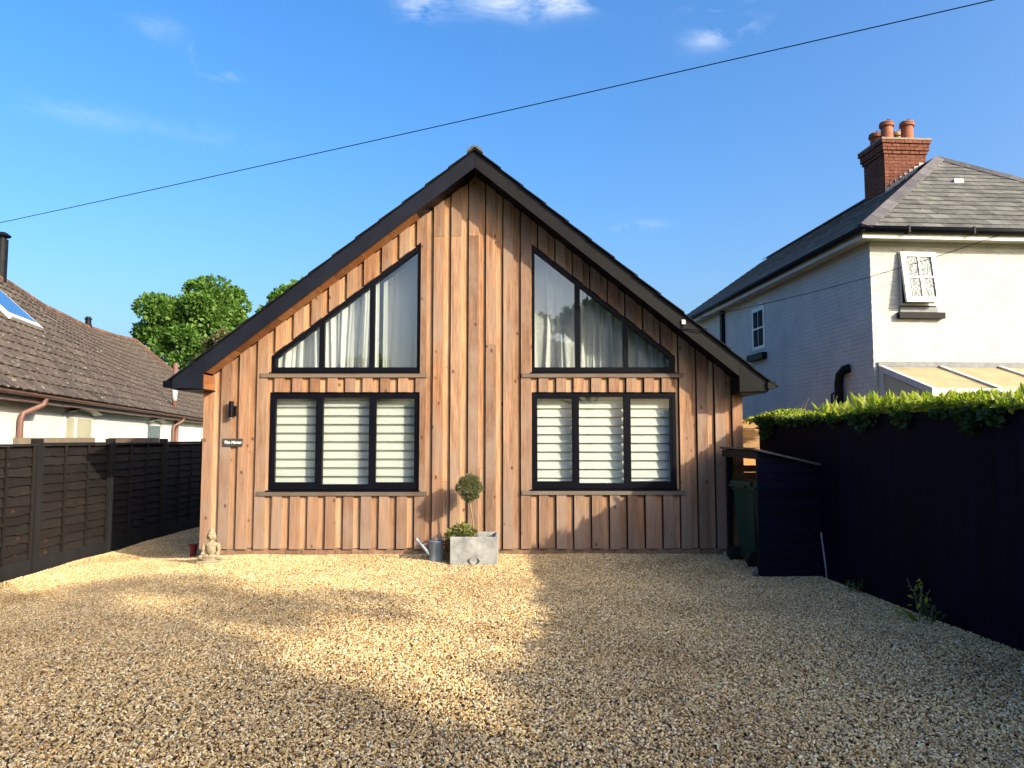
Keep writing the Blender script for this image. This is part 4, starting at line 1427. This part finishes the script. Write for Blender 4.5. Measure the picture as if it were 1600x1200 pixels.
def roof_slab(name, mat, s0, s1, t0, t1, h0, h1, parent):
    P = [roof_pt(s0, t0), roof_pt(s0, t1), roof_pt(s1, t1), roof_pt(s1, t0)]
    nrm = (P[1] - P[0]).cross(P[3] - P[0]).normalized()
    if nrm.z < 0: nrm = -nrm
    return mesh(name, [p + nrm * h0 for p in P] + [p + nrm * h1 for p in P], [(0, 1, 2, 3), (4, 5, 6, 7), (0, 1, 5, 4), (1, 2, 6, 5), (2, 3, 7, 6), (3, 0, 4, 7)], mat, parent)
skl = roof_slab('skylight', 'white_trim', .54, .88, 5.9, 7.8, .03, .11, lb)
roof_slab('pane', 'sky_glass', .57, .85, 6.0, 7.7, .112, .118, skl)
fl = MB(); pr = roof_pt(1, 10.2)
auto_smooth(fl.lathe([(.15, -.3), (.15, 1.12), (.11, 1.12), (.11, 1.22)], (pr.x, pr.y, pr.z), 18).build('flue', 'black_paint', lb))
auto_smooth(MB().lathe([(.20, 1.20), (.22, 1.23), (.10, 1.32), (.02, 1.34)], (pr.x, pr.y, pr.z), 18).build('flue_cowl', 'black_paint', lb))
pr = roof_pt(1, 18.0)
auto_smooth(MB().lathe([(.15, 0), (.11, .16), (.10, .30), (.13, .31), (.13, .36), (.09, .36), (.09, .42)], (pr.x, pr.y, pr.z), 14).build('roof_vent', 'black_paint', lb))

# ------------------------------------------------------------------ white brick house on the right
rh = thing('white_brick_house', (5.9, 12.0, 0), 'two-storey white painted brick house with slate hipped roof and chimney on the right', 'house', local=True, rz=math.atan(.07))
RZ, RW, RD = 4.90, 5.8, 11.5
MB().prism([(0, -.3), (RW, -.3), (RW, RZ - .05), (0, RZ - .05)], 0.0, .2).build('front_wall', 'painted_brick', rh)
part('side_wall', 'painted_brick', rh, .0, .2, .2, RD, -.3, RZ - .05)
part('far_side_wall', 'painted_brick', rh, RW - .2, RW, .2, RD, -.3, RZ - .05)
part('rear_wall', 'painted_brick', rh, .2, RW - .2, RD - .2, RD, -.3, RZ - .05)
OV = .24
mbx = MB()
part('eave_soffit', 'white_trim', rh, -OV, RW + OV, -OV, -.001, RZ - .10, RZ - .05)
part('eave_soffit', 'white_trim', rh, -OV, -.001, .001, RD, RZ - .10, RZ - .05)
part('fascia', 'white_upvc', rh, -OV - .02, RW + OV, -OV - .02, -OV, RZ - .12, RZ + .03)
part('fascia', 'white_trim', rh, -OV - .02, -OV, -OV + .001, RD, RZ - .12, RZ + .03)


def gut(name, p0, p1, mat):
    MB().tube([p0, p1], .055, 10).build(name, mat, rh, True)


gut('gutter', (-OV - .12, -OV - .075, RZ + .015), (RW + .4, -OV - .075, RZ + .015), 'black_paint')
gut('gutter', (-OV - .075, -OV - .12, RZ + .010), (-OV - .075, RD, RZ + .010), 'black_paint')
for x in (.45, 1.55, 2.65):
    MB().box(x, x + .03, -OV - .135, -OV - .02, RZ - .045, RZ + .07).build('gutter_bracket', 'black_paint', rh)
RRX, RRY, RRZ = 3.18, 2.85, 7.36      # where the two hips meet
E0 = Vector((-OV - .03, -OV - .03, RZ + .04)); E1 = Vector((RW + OV, -OV - .03, RZ + .04)); AP = Vector((RRX, RRY, RRZ)); E2 = Vector((-OV - .03, RD, RZ + .04)); AP2 = Vector((RRX, RD, RRZ)); E3 = Vector((RW + OV, RD, RZ + .04))
mesh('roof_deck', [E0, E1, AP, E2, AP2, E3], [(0, 1, 2), (3, 0, 2, 4), (1, 5, 4, 2), (0, 3, 5, 1)], 'membrane', rh)


def slates(a, b, apex, top2, expo, wid, individual, mat, limit=999):
    """slates on the plane through eave a->b and apex; rows run parallel to the eave"""
    ev = (b - a); el = ev.length; ev.normalize()
    up = (apex - a) - ev * (apex - a).dot(ev); ul = up.length; up.normalize()
    nrm = ev.cross(up).normalized()
    if nrm.z < 0: nrm = -nrm
    ta = (apex - a).dot(ev); tb = (top2 - a).dot(ev)
    rows = int(ul / expo)
    joined = MB(); cnt = 0
    r = random.Random(3)
    for k in range(rows):
        v0 = k * expo; v1 = v0 + expo * 1.5
        f0 = v0 / ul; f1 = min(1, (v0 + expo) / ul)
        def lim(f): return ta * f, el + (tb - el) * f
        u = -wid * (.5 if k % 2 else 0)
        while u < el:
            l0, r0 = lim(f0); l1, r1 = lim(f1)
            u0, u1 = u + .003, u + wid - .003
            u += wid
            q0, q1 = max(u0, l0), min(u1, r0)
            t0_, t1_ = max(u0, l1), min(u1, r1)
            if q1 - q0 < .02: continue
            if t1_ - t0_ < .01:
                m_ = min(max((q0 + q1) / 2, l1), r1); t0_, t1_ = m_ - .005, m_ + .005
            v1c = min(v1, ul); h = r.uniform(.0, .004)
            pts = [(q0, v0, .012 + h), (q1, v0, .012 + h), (t1_, f1 * ul, .009), (t0_, f1 * ul, .009), (q0, v0, .026 + h), (q1, v0, .026 + h), (t1_, f1 * ul, .012), (t0_, f1 * ul, .012)]
            W_ = [a + ev * p[0] + up * p[1] + nrm * p[2] for p in pts]
            fc = [(0, 1, 5, 4), (1, 2, 6, 5), (2, 3, 7, 6), (3, 0, 4, 7), (4, 5, 6, 7)]
            if individual and cnt < limit: mesh('slate', W_, fc, mat, rh)
            else: joined.add(W_, fc)
            cnt += 1
    if joined.v: joined.build('slate_slope', mat, rh)['kind'] = 'stuff'


slates(E0, E1, AP, AP, .225, .36, True, 'slate', 290)
slates(E2, E0, AP2, AP, .225, .36, False, 'slate')
mesh('far_slope', [E1 + Vector((0, 0, .02)), E3 + Vector((0, 0, .02)), AP2 + Vector((0, 0, .02)), AP + Vector((0, 0, .02))], [(0, 1, 2, 3)], 'slate', rh)


def ridge_run(p, q, n, mat='lead', w=.13):
    for k in range(n):
        a = p.lerp(q, k / n); b = p.lerp(q, (k + .985) / n)
        d = (b - a).normalized(); s = d.cross(Vector((0, 0, 1))).normalized(); u = s.cross(d)
        V = []
        for c in (a, b):
            V += [c - s * w - u * .035, c + u * .055, c + s * w - u * .035, c + s * w - u * .015, c + u * .080, c - s * w - u * .015]
        F = [(0, 1, 7, 6), (1, 2, 8, 7), (2, 3, 9, 8), (3, 4, 10, 9), (4, 5, 11, 10), (5, 0, 6, 11), (0, 5, 4, 1), (1, 4, 3, 2), (6, 7, 10, 11), (7, 8, 9, 10)]
        mesh('hip_tile', V, F, mat, rh)


slate('hip_slate', (.095, .088, .095), (.150, .140, .150), (.30, .26, .16), .25)
ridge_run(E0, AP, 10, 'hip_slate', .15); ridge_run(AP, E1, 10, 'hip_slate', .12); ridge_run(AP, AP2, 14, 'hip_slate', .13)
part('roof_vent', 'white_upvc', rh, 2.68, 2.86, 1.62, 1.80, 6.38, 6.50)

# chimney with bricks, corbels and pots
CX0, CX1, CY0, CY1 = 2.32, 3.26, 3.30, 4.10
chy = MB().box(CX0 + .008, CX1 - .008, CY0 + .008, CY1 - .008, 5.6, 7.94).build('chimney', 'mortar', rh)
bl, bh = .2, .072
bme = bpy.data.meshes.new('brick')
t_ = MB().box(0, bl - .010, 0, .03, 0, bh - .010); bme.from_pydata(t_.v, [], t_.f); bme.materials.append(M['red_brick'])


def brick(m):
    o = bpy.data.objects.new('brick', bme); link(o, chy); o.matrix_basis = m


z = 6.35; k = 0
while z < 7.92:
    off = 0
    if z > 7.60: off = .028
    if z > 7.67: off = .055
    if z > 7.82: off = .085
    for (n_, horiz) in ((CX1 - CX0 + 2 * off, True), (CY1 - CY0 + 2 * off, False)):
        u = 0.0
        first = bl * (.5 if k % 2 else 1)
        while u < n_ - .03:
            L = min(first, n_ - u); first = bl
            sx_ = (L - .010) / (bl - .010)
            if horiz: brick(Matrix.Translation((CX0 - off + u, CY0 - off - .002 + random.uniform(-.002, .002), z)) @ Matrix.Diagonal((sx_, 1 + off * 30, 1, 1)))
            else: brick(Matrix.Translation((CX0 - off - .002, CY1 + off - u, z)) @ Matrix.Rotation(-math.pi / 2, 4, 'Z') @ Matrix.Diagonal((sx_, 1 + off * 30, 1, 1)))
            u += L
    z += bh; k += 1
MB().box(CX0 - .09, CX1 + .09, CY0 - .09, CY1 + .09, 7.935, 7.975).build('capping', 'mortar', chy)
MB().box(CX0 - .02, CX1 + .02, CY0 - .02, CY1 + .02, 6.2, 6.72).build('flashing', 'lead', chy) if False else None
# stepped lead flashing where the stack meets the slope
fl_ = MB()
for q in range(8):
    x = CX0 - .012 + q * .11
    zz_ = RZ + .04 + (x - E0.x) * (RRZ - RZ - .04) / (RRX - E0.x)
    fl_.box(x, x + .108, CY0 - .016, CY0 - .008, zz_ - .1, zz_ + .17)
fl_.box(CX0 - .016, CX0 - .006, CY0 - .02, CY1 + .02, 6.4, 6.92 - .12)
fl_.build('flashing', 'lead', chy)


def pot(x, y, mat, h):
    p = auto_smooth(MB().lathe([(.145, 0), (.150, .05), (.128, .10), (.118, h - .10), (.150, h - .09), (.155, h - .05), (.140, h - .03), (.150, h - .015), (.145, h), (.11, h), (.10, h - .25)], (x, y, 7.97), 20, False).build('chimney_pot', mat, rh))
    g_ = MB()
    for s in range(4):
        a0 = math.pi * s / 4
        g_.tube([(x + .13 * math.cos(a0) * c, y + .13 * math.sin(a0) * c, 7.97 + h + .075 * math.sqrt(max(0, 1 - c * c))) for c in (-1, -.8, -.4, 0, .4, .8, 1)], .004, 4)
    g_.build('bird_guard', 'zinc', p)


pot(CX0 + .20, CY0 + .20, 'clay_pot', .44); pot(CX0 + .66, CY0 + .20, 'clay_pot', .46); pot(CX0 + .20, CY0 + .62, 'clay_pot', .36); pot(CX0 + .69, CY0 + .62, 'clay_cream', .40)

# upstairs front window: top-hung casement pushed open
wx0, wx1, wz0, wz1 = .48, 1.10, 3.73, 4.62
win = part('window', 'dark_room', rh, wx0, wx1, -.012, -.002, wz0 - .02, wz1)
win['label'] = 'open top-hung white casement with patterned panes'
fr_ = MB(); ring(fr_, [(wx0, wz0), (wx1, wz0), (wx1, wz1), (wx0, wz1)], [(wx0 + .035, wz0 + .035), (wx1 - .035, wz0 + .035), (wx1 - .035, wz1 - .035), (wx0 + .035, wz1 - .035)], -.022, -.013); fr_.build('frame', 'white_upvc', win)
th = R(9)
sash = bpy.data.objects.new('sash', None)
def tilt(mb):
    """swing a flat sash about its top edge"""
    mb.v = [(x, -.03 + (y) * math.cos(th) - (wz1 - z) * math.sin(th), wz1 - (wz1 - z) * math.cos(th) - y * math.sin(th) * -1 * 0) for x, y, z in mb.v]
    return mb
a, b, c, d = wx0 + .01, wx1 - .01, wz0 + .02, wz1 - .005
sf = MB(); ring(sf, [(a, c), (b, c), (b, d), (a, d)], [(a + .085, c + .085), (b - .085, c + .085), (b - .085, d - .075), (a + .085, d - .075)], -.03, .02)
sa = tilt(sf).build('sash', 'white_upvc', win)
mx_, mz_ = (a + b) / 2, (c + d) / 2
tilt(MB().box(mx_ - .016, mx_ + .016, -.022, .012, c + .085, d - .075)).build('glazing_bar', 'white_upvc', sa)
for (p0, p1) in ((a + .085, mx_ - .016), (mx_ + .016, b - .085)):
    tilt(MB().box(p0, p1, -.021, .011, mz_ - .016, mz_ + .016)).build('glazing_bar', 'white_upvc', sa)
    for (q0, q1) in ((c + .085, mz_ - .016), (mz_ + .016, d - .075)):
        tilt(MB().box(p0, p1, -.006, .0, q0, q1)).build('pane', 'patterned_glass', sa)
MB().box(wx0 - .06, wx1 + .10, -.09, .0, wz0 - .22, wz0 - .12).build('sill', 'black_paint', win)
MB().box(wx0 - .01, wx1 + .01, -.03, -.001, wz0 - .12, wz0 - .025).build('sub_sill', 'lead', win)
ar = MB(); ap_ = []
for q in range(9):
    u = q / 8; ap_.append((wx0 - .02 + (wx1 - wx0 + .04) * u, wz1 + .012 + .05 * math.sin(math.pi * u)))
ar.prism(ap_ + [(wx1 + .02, wz1 + .003), (wx0 - .02, wz1 + .003)], -.006, -.001) if False else None
# side window and pipes on the shaded wall
sw0, sw1, sz0, sz1 = 4.25, 4.95, 3.55, 4.52
wn2 = part('window', 'white_upvc', rh, -.012, -.002, sw0, sw1, sz0, sz1); wn2['label'] = 'small white window in the shaded side wall'
for (p0, p1) in ((sw0 + .09, (sw0 + sw1) / 2 - .02), ((sw0 + sw1) / 2 + .02, sw1 - .09)):
    for (q0, q1) in ((sz0 + .08, (sz0 + sz1) / 2 - .02), ((sz0 + sz1) / 2 + .02, sz1 - .10)):
        part('pane', 'patterned_glass' if False else 'dark_room', wn2, -.018, -.013, p0, p1, q0, q1)
part('sill', 'black_paint', wn2, -.12, -.002, sw0 - .08, sw1 + .10, sz0 - .24, sz0 - .10)
part('lintel', 'white_trim', wn2, -.02, -.002, sw0 - .02, sw1 + .02, sz1 + .004, sz1 + .05)
part('downpipe', 'black_paint', rh, -.09, -.005, 6.7, 6.84, -.3, RZ - .11)
so2 = MB().tube([(-.10, .95, -.3), (-.10, .95, 2.50), (-.10, .90, 2.66), (-.08, .78, 2.74), (-.03, .70, 2.76)], .075, 10).build('soil_pipe', 'black_paint', rh, True)
MB().tube([(-.12, 1.02, 2.36), (-.12, 1.16, 2.34), (-.12, 1.17, 2.08), (-.12, 1.03, 2.02)], .018, 8).build('pipe_branch', 'black_paint', so2, True)

# lean-to glazed porch on the front
ln = part('lean_to', 'white_trim', rh, .06, 3.6, -.02, -.001, 2.66, 2.76); ln['label'] = 'lean-to porch with yellowed translucent roof'
part('flashing', 'lead', ln, .06, 3.3, -.035, -.021, 2.69, 2.80)
LD = 1.35; LZ0, LZ1 = 2.70, 2.24


def lean(name, mat, x0, x1, y0, y1, h0, h1):
    """a slab on the slope from the wall (y=0) down to y=-LD"""
    f = lambda y: LZ0 + (LZ1 - LZ0) * (-y / LD)
    mesh(name, [(x0, y0, f(y0) + h0), (x1, y0, f(y0) + h0), (x1, y1, f(y1) + h0), (x0, y1, f(y1) + h0), (x0, y0, f(y0) + h1), (x1, y0, f(y0) + h1), (x1, y1, f(y1) + h1), (x0, y1, f(y1) + h1)],
         [(0, 3, 2, 1), (4, 5, 6, 7), (0, 1, 5, 4), (1, 2, 6, 5), (2, 3, 7, 6), (3, 0, 4, 7)], mat, ln)


xs = [.10, 1.12, 2.14, 3.16]
for x in xs: lean('rafter', 'white_trim', x - .04, x + .04, -LD - .02, -.04, -.05, .05)
for x0_, x1_ in zip(xs, xs[1:]): lean('roof_pane', 'ochre_pane', x0_ + .042, x1_ - .042, -LD, -.04, .005, .018)
part('front_beam', 'white_trim', ln, .04, 3.5, -LD - .06, -LD - .022, LZ1 - .12, LZ1 + .03)
part('front_glazing', 'cream_panel', ln, .10, 3.5, -LD - .02, -LD, .8, LZ1 - .125)
mesh('side_pane', [(.09, -LD + .05, .8), (.09, -.15, .8), (.09, -.15, LZ0 - .12), (.09, -LD + .05, LZ1 - .06)], [(0, 1, 2, 3)], 'cream_panel', ln)
part('side_post', 'white_trim', ln, .06, .12, -.15, -.03, -.3, LZ0 - .06)
part('corner_post', 'white_trim', ln, .06, .13, -LD - .02, -LD + .05, -.3, LZ1 - .06)

# ------------------------------------------------------------------ cables
def cable(name, p, q, sag, r, label):
    p, q = Vector(p), Vector(q); pts = []
    for i in range(25):
        t = i / 24; c = p.lerp(q, t); c.z -= sag * 4 * t * (1 - t); pts.append(c)
    return tag(MB().tube(pts, r, 6).build(name, 'cable', None, True), label, 'cable')


cable('overhead_cable', (-16.6, 16.92, 5.56), (11.43, 4.72, 6.43), .095, .0062, 'long dark overhead cable crossing the sky above the gable')
br = thing('cable_bracket', (2.22, FRONT - .03, 3.05), 'small white cable fixing on the right barge board', 'bracket')
part('plate', 'white_upvc', br, 2.19, 2.235, FRONT - .022, FRONT - .001, 3.02, 3.075)
MB().tube([(2.21, FRONT - .015, 3.02), (2.19, FRONT - .015, 2.95), (2.26, FRONT - .02, 2.955), (2.45, FRONT - .04, 2.93), (2.50, FRONT - .05, 2.96)], .006, 6).build('loop', 'cable', br, True)
cable('house_cable', (2.215, FRONT - .02, 3.06), (8.05, 11.9, 4.90), .10, .0055, 'thin cable running from the gable to the white brick house')

# ------------------------------------------------------------------ trees
tree((-19.8, 46.5, -.3), 10.8, (0, 0, 7.6), (4.0, 3.6, 3.8), 56, 24000, .26, 'leaf_tree', 'big leafy green tree behind the brown tiled roof', 'trees behind the houses')
tree((-16.5, 41.5, -.3), 9.0, (0, 0, 6.6), (1.15, 1.1, 1.5), 26, 6500, .17, 'leaf_olive_tree', 'smaller olive-brown tree in front of the big green tree', 'trees behind the houses')
tree((-15.2, 50, -.3), 12.5, (0, 0, 9.3), (2.1, 2.3, 3.0), 45, 13000, .26, 'leaf_tree', 'green tree peeping over the left slope of the timber house roof', 'trees behind the houses')
tree((-17.8, 44, -.3), 7.5, (0, 0, 4.1), (3.3, 2.2, 2.2), 40, 12000, .30, 'leaf_tree', 'low dark green tree between the tiled roof and the timber house', 'trees behind the houses')
# across the road, behind the photographer: these shade the drive and show in the glass
ROW = [(29.0, -12.5, 11.4, 3.2), (24.4, -12.0, 11.25, 3.0), (20.6, -12.0, 11.35, 2.6), (17.0, -12.5, 12.7, 2.5), (8.0, -14.5, 8.5, 2.8), (3.6, -15.0, 8.6, 2.9), (-1.5, -19.0, 6.5, 2.6), (-8.0, -20.0, 5.8, 2.8)]
nm = ['by the far right end', 'second from the right', 'third from the right', 'tallest in the row', 'shorter one left of the tallest', 'opposite the gable', 'lower one opposite the left window', 'lowest at the left end']
for (x, y, h, r), l in zip(ROW, nm):
    tree((x, y, -.3), h, (0, 0, h - r * .95), (r, r * .9, r * 1.0), 42, 7000, .34, 'leaf_tree', 'street tree across the road, ' + l, 'trees across the road', name='street_tree')
tree((19.3, -11.2, -.3), 14.6, (0, 0, 13.0), (1.6, 1.4, 1.0), 13, 850, .28, 'leaf_tree', 'unseen slim tree with a small high crown, added to dapple the drive', 'trees across the road', name='street_tree', trunk_r=.10)  # added out of view; crown placed to shade the drive's left side
